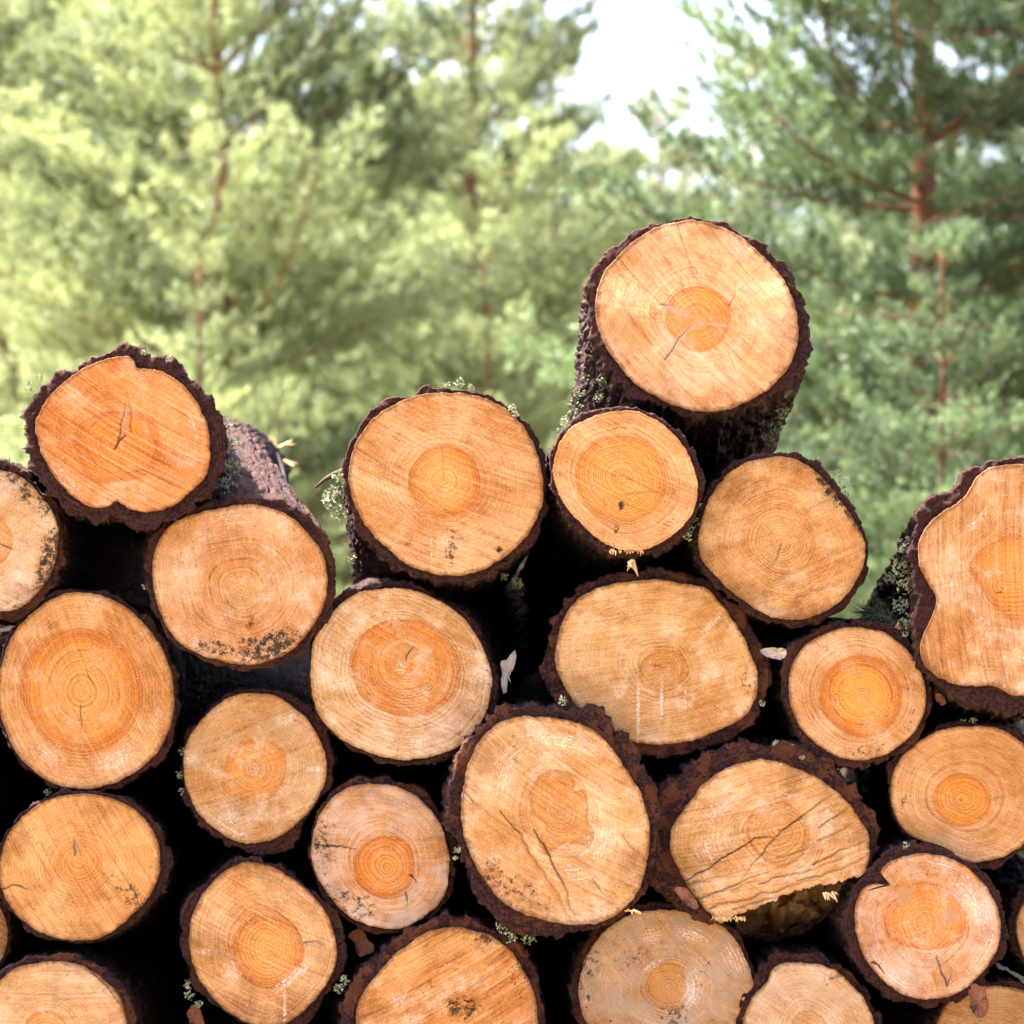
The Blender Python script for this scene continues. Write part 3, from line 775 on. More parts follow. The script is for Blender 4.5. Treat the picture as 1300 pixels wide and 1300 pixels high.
log('N', "biggest pale orange log with grey star-like knots round its heart, highest of the whole pile", P(3, 570,55, 650,75, 740,120, 820,190, 890,270, 930,370, 943,470, 920,560, 870,630, 790,690, 700,730, 600,742, 500,720, 400,670, 320,600, 260,520, 225,440, 215,360, 230,280, 270,210, 340,140, 430,85, 500,62),
    P(3, 582,410)[0], P(3, 570,43, 660,62, 760,106, 850,168, 920,250, 965,350, 982,460, 970,560, 905,640, 800,712, 700,748, 590,764, 480,738, 360,692, 270,622, 215,520, 187,420, 180,330, 200,240, 260,158, 360,85, 450,56), heart=P(3, 700,400, 690,450, 660,500, 600,528, 545,520, 500,480, 468,440, 465,400, 490,330, 540,300, 600,292, 660,320, 690,350), sap=(1.14, 1.06, 1), hcol=(1.08, 1.18, 1.2), inner=(1.05, 1.1, 1.2), hs=0.9, hsoft=0.015, hjit=0.06, ring=5.5, ramp=0.42, saw=0.5, sawang=48, band=0.7, glint=0.2, dirt=0.2,
    Y=0.0, tilt=(0.0, 0.16), back=(828, 650), rb=118, length=2.4, knotcol=(0.50, 0.33, 0.24), marks=[('k', *P(3, 505,500)[0], 26, 6, -55, 1.0), ('k', *P(3, 500,378)[0], 24, 6, 22, 0.9), ('k', *P(3, 655,432)[0], 24, 3, 8, 0.7), ('k', *P(3, 580,430)[0], 14, 7, -20, 0.7), ('k', *P(3, 685,315)[0], 5, 16, 20, 0.6), ('k', *P(3, 640,390)[0], 3, 14, 60, 0.4)],
    cracks=[(P(3, 290,185, 400,310, 500,400), 0.8, 2.4), (P(3, 510,80, 560,230, 590,300), 0.7, 2.35), (P(3, 465,550, 510,490, 550,440), 0.9, 0.5), (P(3, 690,530, 760,690), 0.7, 2.25), (P(3, 440,355, 500,370), 0.8, 0.4), (P(3, 690,360, 712,330, 715,292), 0.9, 0.4)], rag=2.2, bark=0, rough=1.7)
log('O', "golden log with fine crowded rings and a dark stain along its upper right rim", P(4, 420,55, 500,75, 570,125, 640,210, 700,300, 730,380, 720,450, 680,530, 620,590, 540,630, 450,640, 370,620, 290,570, 210,500, 150,430, 132,370, 140,290, 170,210, 230,130, 310,75),
    P(4, 425,365)[0], P(4, 430,38, 520,52, 592,100, 655,180, 718,285, 746,380, 736,460, 698,552, 630,615, 545,655, 445,664, 350,640, 270,590, 190,515, 132,440, 114,370, 122,280, 152,195, 215,112, 310,55), heart=P(4, 550,370, 520,450, 450,480, 370,465, 305,410, 280,340, 330,250, 420,225, 500,250, 540,310), sap=(0.97, 0.88, 0.7), hcol=(0.90, 1.18, 1.9), inner=(1.05, 1.3, 1.9), hs=0.55, hsoft=0.04, ring=3.8, ramp=0.8, saw=0.35, sawang=-20, glint=0.5,
    Y=-0.03, marks=[('s', *P(4, 610,185)[0], 26, 7, 52, 0.75), ('s', *P(4, 680,280)[0], 24, 4, 58, 0.6), ('k', *P(4, 405,430)[0], 6, 8, 0, 0.6), ('s', *P(4, 600,520)[0], 30, 3, -25, 0.35)], cracks=[(P(4, 425,370, 410,420, 400,450), 1.0, 0.5), (P(4, 480,560, 560,540, 640,500), 0.8, 0.4)], edge=0.5)
log('P', "yellow oval log with pale drips down its end, resting behind the split-faced one", P(0, 705,840, 708,810, 715,787, 730,765, 755,748, 790,739, 822,735, 850,738, 893,746, 914,765, 932,790, 946,815, 957,840, 962,864, 957,889, 943,910, 911,928, 875,940, 840,945, 800,941, 765,925, 740,905, 716,872),
    (845, 848), P(0, 692,840, 697,800, 710,770, 735,745, 780,728, 840,722, 890,733, 920,750, 945,780, 957,800, 975,830, 981,850, 972,880, 960,912, 930,937, 880,952, 840,957, 790,953, 750,935, 715,908, 697,875), heart=P(0, 868,850, 860,872, 840,878, 815,870, 812,845, 830,828, 850,825, 865,832), sap=(1.02, 1, 0.86), hcol=(0.90, 1.18, 1.9), inner=(1, 1.0, 1.1), hs=0.85, ring=4.6, ramp=0.7, saw=0.35, sawang=-12, glint=0.5, bark=1, rag=2.2, tilt=(0, 0.03), back=(790, 900), rb=95,
    Y=0.0, marks=[('r', 810, 905, 2.5, 50, 0, 0.9), ('r', 840, 890, 2.5, 26, 0, 0.8), ('r', 870, 890, 2, 20, 0, 0.6), ('r', 905, 790, 24, 5, -50, 0.6), ('r', 890, 812, 20, 4, -40, 0.5), ('s', 950, 860, 10, 24, 0, 0.45), ('k', 842, 842, 8, 6, 0, 0.4)], cracks=[(P(0, 845,848, 830,843, 818,845), 0.8, 0.4)], dirt=0.5)
log('Q', "small log with a large glowing orange heart and frayed bark on top, right of centre", P(4, 720,670, 800,690, 870,740, 920,800, 945,880, 945,960, 920,1020, 870,1080, 800,1125, 720,1145, 640,1135, 560,1090, 500,1030, 470,960, 455,880, 470,800, 520,730, 590,690, 650,672),
    P(4, 720,915)[0], P(4, 725,650, 830,672, 915,748, 960,840, 970,950, 938,1050, 860,1122, 745,1165, 620,1156, 525,1104, 458,1015, 436,900, 442,790, 488,708, 570,662, 650,646), heart=P(4, 862,915, 845,990, 790,1050, 715,1065, 640,1035, 580,980, 565,900, 590,830, 650,780, 720,768, 790,785, 840,840), sap=(1, 0.95, 0.92), hcol=(1.0, 0.98, 0.75), inner=(1.2, 1.65, 2.5), hs=1.0, hsoft=0.02, hjit=0.06, ring=3.6, ramp=0.75, saw=0.2, sawang=45, dirt=1.0, glint=0.3,
    Y=-0.02, marks=[('s', *P(4, 880,850)[0], 6, 22, 20, 0.4), ('s', *P(4, 740,1110)[0], 36, 8, 0, 0.42), ('s', *P(4, 900,1000)[0], 8, 20, 30, 0.4)], bark=3, rag=1.8)
R_w = P(4, 1250,85, 1180,95, 1130,130, 1100,180, 1060,220, 1000,260, 950,310, 925,370, 925,440, 950,500, 980,550, 980,600, 955,660, 930,720, 930,770, 960,820, 1020,860, 1090,880, 1160,878, 1210,885, 1260,912, 1320,912, 1400,880, 1470,800, 1500,700, 1520,560, 1500,400, 1470,250, 1400,140, 1320,90)
R_o = P(4, 1260,62, 1190,72, 1135,92, 1080,112, 1050,165, 990,180, 940,215, 915,290, 885,370, 890,450, 905,520, 915,580, 900,640, 900,700, 908,765, 960,850, 1030,890, 1090,935, 1170,962, 1240,972, 1320,962, 1410,930, 1490,850, 1540,700, 1560,540, 1540,380, 1500,220, 1420,105, 1330,62)
log('R', "large wavy-edged log with thick purple bark and resin beads, at the right edge", R_w, P(4, 1270,440)[0], R_o, heart=P(4, 1420,440, 1390,560, 1330,640, 1270,655, 1190,590, 1130,510, 1100,460, 1130,400, 1190,360, 1280,340, 1370,370), sap=(1.0, 0.90, 0.78), hcol=(1.0, 1.08, 1.0), inner=(1.1, 1.3, 1.8), hs=0.95, hsoft=0.03, sawk=0.9, ring=4.4, ramp=0.55, saw=0.6, sawang=88, glint=0.6,
    Y=-0.08, tilt=(0, 0.08), back=(1139, 892), rb=95, length=2.6, marks=[('r', *P(4, 1120,300)[0], 40, 8, -50, 0.4), ('r', *P(4, 1040,520)[0], 6, 30, 5, 0.45), ('r', *P(4, 1150,620)[0], 24, 16, 40, 0.3), ('s', *P(4, 1210,550)[0], 8, 4, 0, 0.4)], rag=2.0, bark=0, rough=1.6)
log('S', "smooth tan log with a small oval orange heart, at the right below the wavy-edged one", P(7, 1080,232, 1170,232, 1250,260, 1320,320, 1370,400, 1380,490, 1350,580, 1290,660, 1210,705, 1120,718, 1040,700, 950,650, 880,610, 840,550, 822,480, 830,400, 870,330, 930,280, 1000,245),
    P(7, 1072,495)[0], 8, heart=P(7, 1180,495, 1170,545, 1120,582, 1060,590, 1005,560, 972,500, 985,445, 1030,410, 1080,402, 1140,430), sap=(0.94, 0.84, 0.7), hcol=(1.05, 1.12, 0.9), inner=(1.0, 1.1, 1.2), hs=0.95, hsoft=0.03, ring=5.0, ramp=0.55, saw=0.3, sawang=20, Y=0.0, back=(1190, 975), rb=122, length=4.2, cracks=[(P(7, 1185,490, 1230,480), 0.8, 0.4)], marks=[('s', *P(7, 865,510)[0], 3, 10, 15, 0.6)], bark=3)
T_w = P(7, 330,352, 420,360, 500,390, 580,430, 650,490, 700,550, 735,610, 745,660, 735,740, 722,790, 690,850, 640,905, 560,955, 480,990, 390,1005, 300,1000, 250,960, 200,935, 160,890, 110,830, 70,760, 35,690, 28,640, 50,570, 100,500, 160,430, 240,380)
T_o = P(7, 340,295, 420,290, 490,312, 570,340, 640,395, 690,440, 712,490, 762,540, 790,600, 775,655, 758,730, 745,800, 715,870, 655,930, 570,980, 480,1015, 390,1030, 290,1022, 235,985, 185,950, 110,905, 40,860, -20,830, -52,780, -50,700, -55,600, -40,500, 10,440, 70,400, 140,345, 210,308, 280,290)
log('T', "log with a split, broken-off lower half, long cracks and thick orange-brown bark over it", T_w, P(7, 420,600)[0], T_o, heart=P(7, 525,600, 510,680, 450,740, 380,720, 320,670, 300,600, 330,530, 400,500, 470,515), sap=(1, 1, 0.95), hcol=(0.90, 1.18, 1.9), inner=(0.98, 1.0, 1.1), hs=0.8, ring=5.2, ramp=0.6, saw=0.55, sawang=-16, band=0.9, glint=0.4,
    Y=-0.03, bark=1, rag=2.6, broken=P(7, 0,1000, 150,960, 210,932, 280,905, 340,878, 420,850, 500,822, 600,798, 690,778, 760,765), marks=[('r', *P(7, 220,520)[0], 50, 12, -35, 0.55), ('r', *P(7, 190,660)[0], 36, 24, -30, 0.5), ('r', *P(7, 590,570)[0], 12, 30, 10, 0.45), ('r', *P(7, 420,470)[0], 40, 8, 15, 0.45), ('k', *P(7, 510,570)[0], 12, 10, 0, 0.4)],
    cracks=[(P(7, 85,790, 200,715, 330,630, 410,622), 1.1, 0.9), (P(7, 410,620, 490,560, 620,470), 1.0, 0.75), (P(7, 400,630, 330,720, 270,810), 0.9, 0.6), (P(7, 130,850, 260,800, 420,740), 1.0, 0.7), (P(7, 560,590, 640,545, 680,520), 1.0, 0.6), (P(7, 540,720, 640,680, 740,640), 1.0, 0.65), (P(7, 480,790, 600,760, 730,700), 1.0, 0.6), (P(7, 130,840, 160,830, 500,760), 0.9, 0.5), (P(7, 180,880, 320,850, 480,800, 600,775), 0.9, 0.6), (P(7, 350,800, 560,735, 742,668), 0.8, 0.6), (P(7, 420,700, 560,650, 700,600), 0.7, 0.45), (P(7, 560,640, 650,600, 715,560), 0.7, 0.6), (P(7, 250,890, 400,845, 470,828), 0.9, 0.6), (P(7, 90,800, 220,770, 300,742), 0.7, 0.5)], rough=1.6)
log('U', "knotty log with an ingrown bark fold and two round knots in its heart", P(7, 960,690, 1050,710, 1130,770, 1190,850, 1215,940, 1205,1020, 1160,1100, 1090,1170, 1010,1205, 920,1210, 840,1180, 770,1120, 720,1040, 697,950, 700,870, 725,815, 770,798, 815,800, 800,775, 785,755, 810,725, 850,705, 900,692),
    P(7, 945,935)[0], P(7, 920,652, 1000,662, 1082,698, 1165,768, 1218,860, 1240,960, 1228,1045, 1178,1128, 1095,1208, 1000,1235, 900,1235, 805,1198, 725,1126, 668,1025, 652,960, 666,870, 700,795, 760,718, 830,668), heart=P(7, 1095,930, 1070,1000, 1000,1030, 920,1030, 830,1000, 788,930, 800,850, 860,795, 940,782, 1020,805, 1080,860), sap=(1, 0.9, 0.9), hcol=(1.0, 1.08, 1.05), inner=(1.05, 1.2, 1.6), hs=0.8, hpatch=0.3, ring=5.4, ramp=0.7, saw=0.25, sawang=60, grey=0.4, greycol=(0.66, 0.52, 0.46), glint=0.6,
    Y=-0.05, knotcol=(0.46, 0.25, 0.16), marks=[('k', *P(7, 868,838)[0], 13, 13, 0, 1.0), ('k', *P(7, 1035,915)[0], 13, 12, 0, 1.0), ('k', *P(7, 1010,1110)[0], 8, 22, -22, 1.0), ('r', *P(7, 1110,860)[0], 20, 50, -35, 0.6), ('r', *P(7, 820,1120)[0], 40, 12, 45, 0.6), ('r', *P(7, 1150,1040)[0], 14, 36, 30, 0.5), ('k', *P(7, 840,1010)[0], 5, 22, 40, 0.5), ('r', *P(7, 1000,730)[0], 36, 12, 15, 0.5)],
    cracks=[(P(7, 1020,1160, 1000,1110, 985,1060), 1.3, 0.7), (P(7, 760,1075, 795,1115), 1.5, 0.85), (P(7, 815,800, 780,808, 740,820), 1.6, 2.9), (P(7, 1020,1165, 1040,1110), 0.9, 0.5)], bark=0, rag=1.7)
log('V', "big upright oval log with a clover-shaped heart and a slanting split to its lower rim", P(8, 290,197, 380,200, 470,215, 550,250, 610,310, 660,380, 710,460, 740,550, 750,640, 735,740, 700,830, 640,900, 560,935, 480,945, 390,930, 300,905, 220,860, 160,790, 110,700, 80,610, 72,510, 85,420, 110,340, 150,270, 210,220),
    P(8, 432,530)[0], P(8, 300,160, 370,148, 440,163, 500,168, 570,165, 622,215, 632,255, 675,280, 722,360, 762,450, 785,520, 780,620, 758,740, 712,850, 642,922, 560,962, 460,978, 350,985, 280,962, 200,912, 130,832, 95,740, 55,650, 24,560, 28,450, 58,340, 80,290, 130,228, 200,178), heart=P(8, 550,610, 530,660, 450,650, 380,690, 350,640, 375,590, 330,540, 315,480, 350,410, 400,388, 460,395, 480,440, 475,465, 515,460, 530,520, 525,570), sap=(1.02, 1.04, 1.02), hcol=(0.90, 1.18, 1.9), inner=(0.95, 0.95, 1.0), hs=1.0, hsoft=0.012, hjit=0.03, ring=4.8, ramp=0.5, saw=0.5, sawang=33, band=0.9, glint=0.4,
    Y=-0.09, bark=1, rag=2.2, knotcol=(0.52, 0.20, 0.05), marks=[('k', *P(8, 215,790)[0], 42, 16, 42, 0.8), ('r', *P(8, 230,400)[0], 20, 50, 25, 0.55), ('r', *P(8, 420,290)[0], 60, 14, 12, 0.6), ('r', *P(8, 570,650)[0], 24, 36, 40, 0.45), ('r', *P(8, 480,760)[0], 30, 14, 30, 0.4), ('k', *P(8, 370,770)[0], 80, 6, 58, 0.9), ('s', *P(8, 235,800)[0], 40, 16, 40, 0.5), ('r', *P(8, 180,700)[0], 2, 30, 10, 0.5), ('s', *P(8, 330,830)[0], 30, 10, 40, 0.42)],
    cracks=[(P(8, 210,530, 265,590, 290,640, 400,800, 460,930), 0.9, 0.7), (P(8, 330,600, 380,680, 440,800, 480,930), 1.2, 0.8), (P(8, 80,460, 150,540, 240,590), 0.8, 0.45), (P(8, 540,780, 620,860), 1.0, 0.5), (P(8, 650,620, 735,720), 0.8, 0.4)], dirt=0.6, rough=1.5)
log('W', "weathered grey-brown log with lilac blotches and a dull orange heart, at the bottom centre", P(8, 800,890, 880,892, 960,920, 1040,980, 1090,1060, 1118,1150, 1110,1230, 1080,1290, 1030,1360, 940,1420, 840,1440, 740,1430, 640,1390, 560,1330, 510,1270, 495,1180, 510,1090, 550,1010, 620,940, 700,900),
    P(8, 815,1165)[0], P(8, 790,862, 890,872, 975,905, 1058,968, 1108,1055, 1135,1150, 1128,1235, 1096,1300, 1042,1372, 946,1438, 840,1460, 730,1450, 625,1408, 540,1345, 486,1278, 466,1180, 476,1085, 515,1000, 590,925, 690,872), heart=P(8, 880,1160, 870,1230, 810,1250, 755,1215, 735,1160, 760,1100, 810,1075, 865,1100), sap=(0.80, 0.82, 0.88), hcol=(0.90, 1.18, 1.9), inner=(1.0, 1.1, 1.3), hs=0.75, ring=4.4, ramp=0.5, saw=0.3, sawang=50, grey=0.6, greycol=(0.40, 0.32, 0.27), glint=0.4, dirt=0.9,
    Y=0.0, bark=3, marks=[('r', *P(8, 900,1180)[0], 12, 30, 10, 0.75), ('r', *P(8, 900,980)[0], 24, 10, 10, 0.6), ('r', *P(8, 755,985)[0], 14, 10, 0, 0.6), ('r', *P(8, 760,1090)[0], 16, 5, -30, 0.6), ('s', *P(8, 830,1270)[0], 20, 14, 0, 0.55), ('s', *P(8, 530,1130)[0], 12, 40, 10, 0.5), ('r', *P(8, 1050,1060)[0], 14, 24, -40, 0.5), ('s', *P(8, 680,1060)[0], 24, 10, -30, 0.42), ('s', *P(8, 940,1110)[0], 10, 24, 30, 0.36)], edge=0.4)
log('X', "rough yellow-brown log with strong slanting saw marks and dark blots, at the bottom edge", P(6, 530,955, 610,962, 690,985, 750,1030, 800,1100, 840,1180, 855,1280, 850,1380, 800,1480, 720,1550, 620,1590, 500,1580, 390,1540, 290,1460, 220,1370, 205,1270, 230,1190, 290,1110, 360,1040, 440,980),
    P(6, 560,1330)[0], P(6, 540,912, 640,930, 740,972, 800,1025, 852,1120, 874,1230, 880,1300, 872,1400, 820,1500, 730,1575, 620,1615, 495,1605, 375,1565, 250,1490, 165,1400, 148,1270, 180,1180, 240,1095, 330,1005, 450,935), heart=40, sap=(0.98, 0.8, 0.55), hs=0.35, ring=5, ramp=0.35, saw=1.0, sawk=0.7, sawang=-28, band=1.2, glint=0.4, dirt=0.8,
    Y=-0.03, bark=1, rag=2.0, back=(525, 1150), rb=150, length=4.2, marks=[('s', *P(6, 660,995)[0], 10, 7, 0, 0.7), ('s', *P(6, 580,1235)[0], 22, 16, 0, 0.62), ('s', *P(6, 790,1130)[0], 12, 26, -10, 0.45), ('s', *P(6, 470,1160)[0], 6, 20, 35, 0.4)])
log('Y', "pale cream log tucked under the split-faced one, with loose bark peeling at its left", P(7, 500,1080, 580,1090, 650,1130, 710,1190, 750,1260, 765,1340, 750,1430, 690,1510, 600,1560, 500,1570, 400,1540, 330,1470, 290,1390, 295,1280, 330,1200, 380,1150, 395,1105, 440,1080),
    P(7, 530,1330)[0], P(7, 500,1040, 590,1058, 670,1105, 735,1172, 778,1255, 792,1340, 775,1440, 705,1530, 605,1585, 495,1595, 385,1562, 308,1485, 262,1395, 268,1270, 305,1185, 340,1120, 400,1060, 450,1035), heart=26, sap=(1.05, 1.15, 1.35), hcol=(0.90, 1.18, 1.9), hs=0.5, ring=4.4, ramp=0.45, saw=0.3, sawang=30, Y=-0.01, grey=0.3, greycol=(0.6, 0.5, 0.42), bark=3, rag=2.0, marks=[('s', *P(7, 610,1135)[0], 14, 6, -20, 0.5), ('k', *P(7, 430,1110)[0], 14, 10, -30, 0.5)], dirt=0.4)
log('Z', "brownish log at the bottom right corner with a torn chip of bark on its rim", P(7, 1150,1165, 1230,1165, 1310,1185, 1370,1250, 1405,1340, 1400,1450, 1350,1560, 1260,1630, 1150,1640, 1060,1590, 1000,1500, 975,1390, 990,1290, 1030,1220, 1080,1180),
    P(7, 1190,1400)[0], 7, heart=30, sap=(0.85, 0.80, 0.68), hs=0.5, ring=4.2, ramp=0.6, saw=0.4, sawang=10, Y=0.02, bark=3, dirt=0.7)
log('AA', "log of which only a dark-barked sliver shows at the right edge, low down", ell(1346, 1180, 56, 62), (1346, 1180), 12, sap=(0.9, 0.8, 0.7), Y=0.03, bark=0)

log('AB', "unseen log added outside the left edge to darken the gap below the honey one", ell(-98, 1000, 78, 82), (-98, 1000), 6, back=(40, 985), rb=120, Y=0.03, bark=0)  # out of view, added to keep the gap at the left dark
log('AC', "unseen log added outside the left edge to darken the gap beside the pale mouldy one", ell(-125, 870, 68, 72), (-125, 870), 6, back=(0, 850), rb=110, Y=0.03, bark=0)  # second unseen log, added to block light at the left edge

# ------------------------------------------------------------------ lichen, splinters and stubs on the logs


def tuft(key, px, py, size, dy=0.02, n=40, mat=None, seed=0, flat=1.0, name="lichen_tuft", out=(0, -0.5, 0.6)):
    rnd = random.Random(seed + int(px * 7 + py))
    L = LOGS[key]
    p0 = Vector(unproj(px, py, L['Y'] + dy))
    s = size * PXM
    b = MB()
    o = Vector(out).normalized()
    for _ in range(n):
        r = s * 0.75 * math.sqrt(rnd.random())
        a = rnd.random() * 6.283
        st = p0 + Vector((math.cos(a) * r, rnd.uniform(-0.5, 0.5) * s * 0.6, math.sin(a) * r * flat))
        d = (Vector((rnd.gauss(0, 1), rnd.gauss(0, 1), rnd.gauss(0, 1))).normalized() + o * 0.9).normalized()
        ln = s * rnd.uniform(0.25, 0.6)
        tint = rnd.uniform(0.1, 0.95)

        def strand(p, d, ln, wd, depth):
            pts = []
            q = p.copy()
            dd = d.copy()
            side = dd.cross(Vector((rnd.gauss(0, 1), rnd.gauss(0, 1), rnd.gauss(0, 1)))).normalized()
            ns = 3
            for k in range(ns + 1):
                wk = wd * (1 - 0.7 * k / ns)
                pts += [q + side * wk, q - side * wk]
                if k == 1 and depth > 0:
                    for _k in range(2):
                        strand(q, (dd + Vector((rnd.gauss(0, .6), rnd.gauss(0, .6), rnd.gauss(0, .6)))).normalized(), ln * 0.6, wd * 0.7, depth - 1)
                q = q + dd * ln / ns
                dd = (dd + Vector((rnd.gauss(0, .3), rnd.gauss(0, .3), rnd.gauss(0, .3)))).normalized()
            b.add(pts, [[2 * k, 2 * k + 1, 2 * k + 3, 2 * k + 2] for k in range(ns)], (), tint)
        strand(st, d, ln, 0.0011 + s * 0.02, 2)
    return b.build(name, mat or M_LICHEN, L['root'], False)


def splinters(key, px, py, n, ln, spread, dirpx, dy=-0.006, seed=0, wd=1.6):
    rnd = random.Random(seed + int(px * 3 + py))
    L = LOGS[key]
    b = MB()
    for _ in range(n):
        x = px + rnd.uniform(-spread, spread)
        y = py + rnd.uniform(-2, 2)
        p = Vector(unproj(x, y, L['Y'] + dy))
        d = Vector((dirpx[0] + rnd.gauss(0, 0.4), rnd.gauss(-0.3, 0.3), -dirpx[1] + rnd.gauss(0, 0.3))).normalized()
        l = ln * rnd.uniform(0.4, 1.2) * PXM
        w_ = wd * rnd.uniform(0.5, 1.2) * PXM
        bend = Vector((rnd.gauss(0, .3), rnd.gauss(0, .3), rnd.gauss(0, .3))) * l * 0.5
        b.tube([p, p + d * l * 0.5 + bend * 0.3, p + d * l + bend], [w_, w_ * 0.8, w_ * 0.15], 4, True, rnd.uniform(0.2, 0.9))
    return b.build("splinter", M_SPLINT, L['root'], False)


for a in [('A', 36, 492, 8, .02), ('A', 30, 528, 8, .02), ('A', 50, 480, 6, .01), ('A', 285, 540, 14, .08), ('A', 291, 565, 16, .12), ('A', 293, 595, 16, .13), ('A', 285, 618, 16, .14), ('A', 182, 448, 5, .0), ('A', 215, 456, 5, .0)]:
    tuft(*a, n=34)
for a in [('C', 305, 630, 14, .12), ('C', 325, 632, 15, .10), ('C', 343, 640, 12, .06), ('C', 285, 636, 11, .06), ('C', 265, 640, 10, .05), ('C', 186, 745, 7, .03), ('C', 300, 612, 13, .2), ('C', 296, 600, 16, .3), ('C', 308, 598, 15, .5), ('C', 322, 612, 14, .5), ('C', 303, 580, 13, .6), ('C', 336, 626, 13, .3), ('C', 315, 622, 15, .2), ('C', 290, 625, 14, .12)]:
    tuft(*a, n=34)
for a in [('L', 418, 628, 12, .06), ('L', 424, 648, 13, .06), ('L', 424, 635, 17, .08), ('L', 432, 612, 14, .06), ('L', 436, 655, 12, .06), ('L', 442, 590, 8, .03), ('L', 452, 570, 7, .02), ('L', 566, 490, 7, .01), ('L', 584, 487, 8, .01), ('L', 598, 492, 5, .0), ('L', 650, 520, 7, .01), ('L', 655, 526, 5, .0), ('L', 657, 741, 10, .2), ('L', 640, 733, 7, .15), ('L', 447, 710, 8, .1)]:
    tuft(*a, n=30)
for a in [('N', 728, 520, 14, .16), ('N', 722, 540, 14, .2), ('N', 735, 500, 10, .12), ('N', 742, 480, 8, .08), ('N', 985, 545, 12, .16), ('N', 992, 525, 11, .12), ('N', 975, 560, 12, .2), ('N', 1000, 500, 8, .08), ('N', 760, 505, 9, .12), ('N', 765, 485, 8, .09)]:
    tuft(*a, n=26, mat=M_MOSS)
for a in [('M', 716, 535, 8, .02), ('M', 712, 548, 7, .02), ('M', 880, 665, 12, .06), ('M', 872, 680, 10, .06), ('M', 887, 640, 6, .04)]:
    tuft(*a, n=30)
for a in [('O', 1070, 615, 11, .03), ('O', 1064, 603, 8, .02), ('O', 1040, 586, 6, .01), ('O', 1074, 628, 6, .02)]:
    tuft(*a, n=30)
for a in [('R', 1150, 695, 14, .05), ('R', 1145, 720, 16, .08), ('R', 1150, 745, 15, .08), ('R', 1143, 770, 13, .1), ('R', 1152, 790, 12, .08), ('R', 1130, 735, 10, .14)]:
    tuft(*a, n=38)
for a in [('S', 1235, 917, 8, .01), ('S', 1222, 920, 7, .01), ('S', 1297, 935, 6, .02)]:
    tuft(*a, n=24, mat=M_LICHEN)
for a in [('T', 985, 944, 7, .01), ('T', 1005, 950, 6, .01), ('T', 900, 962, 7, .01), ('T', 940, 950, 5, .01), ('T', 845, 1018, 5, .01), ('T', 1018, 962, 5, .0)]:
    tuft(*a, n=24)
for a in [('F', 231, 955, 7, .02), ('F', 229, 985, 7, .02), ('F', 231, 1005, 6, .02), ('G', 240, 1250, 8, .02), ('G', 240, 1265, 8, .02), ('G', 252, 1275, 7, .02), ('X', 437, 1245, 9, .03), ('X', 430, 1255, 8, .03), ('V', 650, 1188, 12, .05), ('V', 672, 1192, 11, .06), ('V', 635, 1178, 8, .04), ('V', 714, 890, 7, -.01), ('V', 580, 1080, 6, .0), ('V', 578, 1090, 4, .0), ('D', 60, 1006, 6, .03), ('U', 1150, 1074, 6, .0), ('Q', 1150, 805, 5, .0), ('P', 968, 893, 5, .0), ('E', 205, 1130, 9, .06), ('E', 208, 1110, 8, .06), ('B', 8, 586, 8, .01), ('B', 25, 590, 6, .01)]:
    tuft(*a, n=24)
splinters('M', 795, 698, 34, 5, 22, (0, 1), seed=3, wd=1.0)
splinters('M', 801, 712, 7, 16, 3, (0, 1), seed=4, wd=2.4)
splinters('T', 1055, 1134, 12, 10, 10, (0.2, 0.4), seed=5, wd=2.0)
splinters('T', 925, 1165, 50, 5, 22, (0, 0.6), seed=6, wd=1.2)

splinters('Q', 1120, 800, 24, 10, 24, (0.3, -0.7), dy=0.02, seed=9, wd=1.6)
splinters('C', 347, 566, 12, 22, 12, (0.8, -0.35), dy=2.3, seed=10, wd=3.4)
splinters('C', 362, 585, 9, 20, 4, (0.6, 0.5), dy=2.3, seed=18, wd=3.0)
splinters('S', 1160, 922, 10, 9, 10, (-0.6, -0.5), seed=16, wd=0.9)
splinters('V', 800, 1155, 10, 10, 8, (0.6, 0.2), seed=17, wd=1.2)
# dead branch stub on the left flank of the middle log
b = MB()
p = [Vector(unproj(x, y, 0.06)) for x, y in ((440, 598), (424, 602), (412, 609), (400, 619))]
b.tube(p, [0.007, 0.004, 0.003, 0.0015], 7, True, -0.3)
b.build("branch_stub", M_TRUNK, LOGS['L']['root'])
# peeled strips on the far end of the left log
b = MB()
for x0, y0, x1, y1, wd in ((298, 548, 335, 572, 7), (345, 582, 356, 632, 4), (330, 566, 340, 610, 3), (352, 575, 366, 628, 3)):
    p0, p1 = Vector(unproj(x0, y0, 2.2)), Vector(unproj(x1, y1, 1.9))
    b.tube([p0, (p0 + p1) / 2 + Vector((0, -0.01, 0.004)), p1], [wd * PXM * 0.6, wd * PXM, wd * PXM * 0.4], 5, True, 0.5)
b.build("peeled_strip", M_PALECHIP, LOGS['C']['root'])

# ------------------------------------------------------------------ loose things lying in the gaps


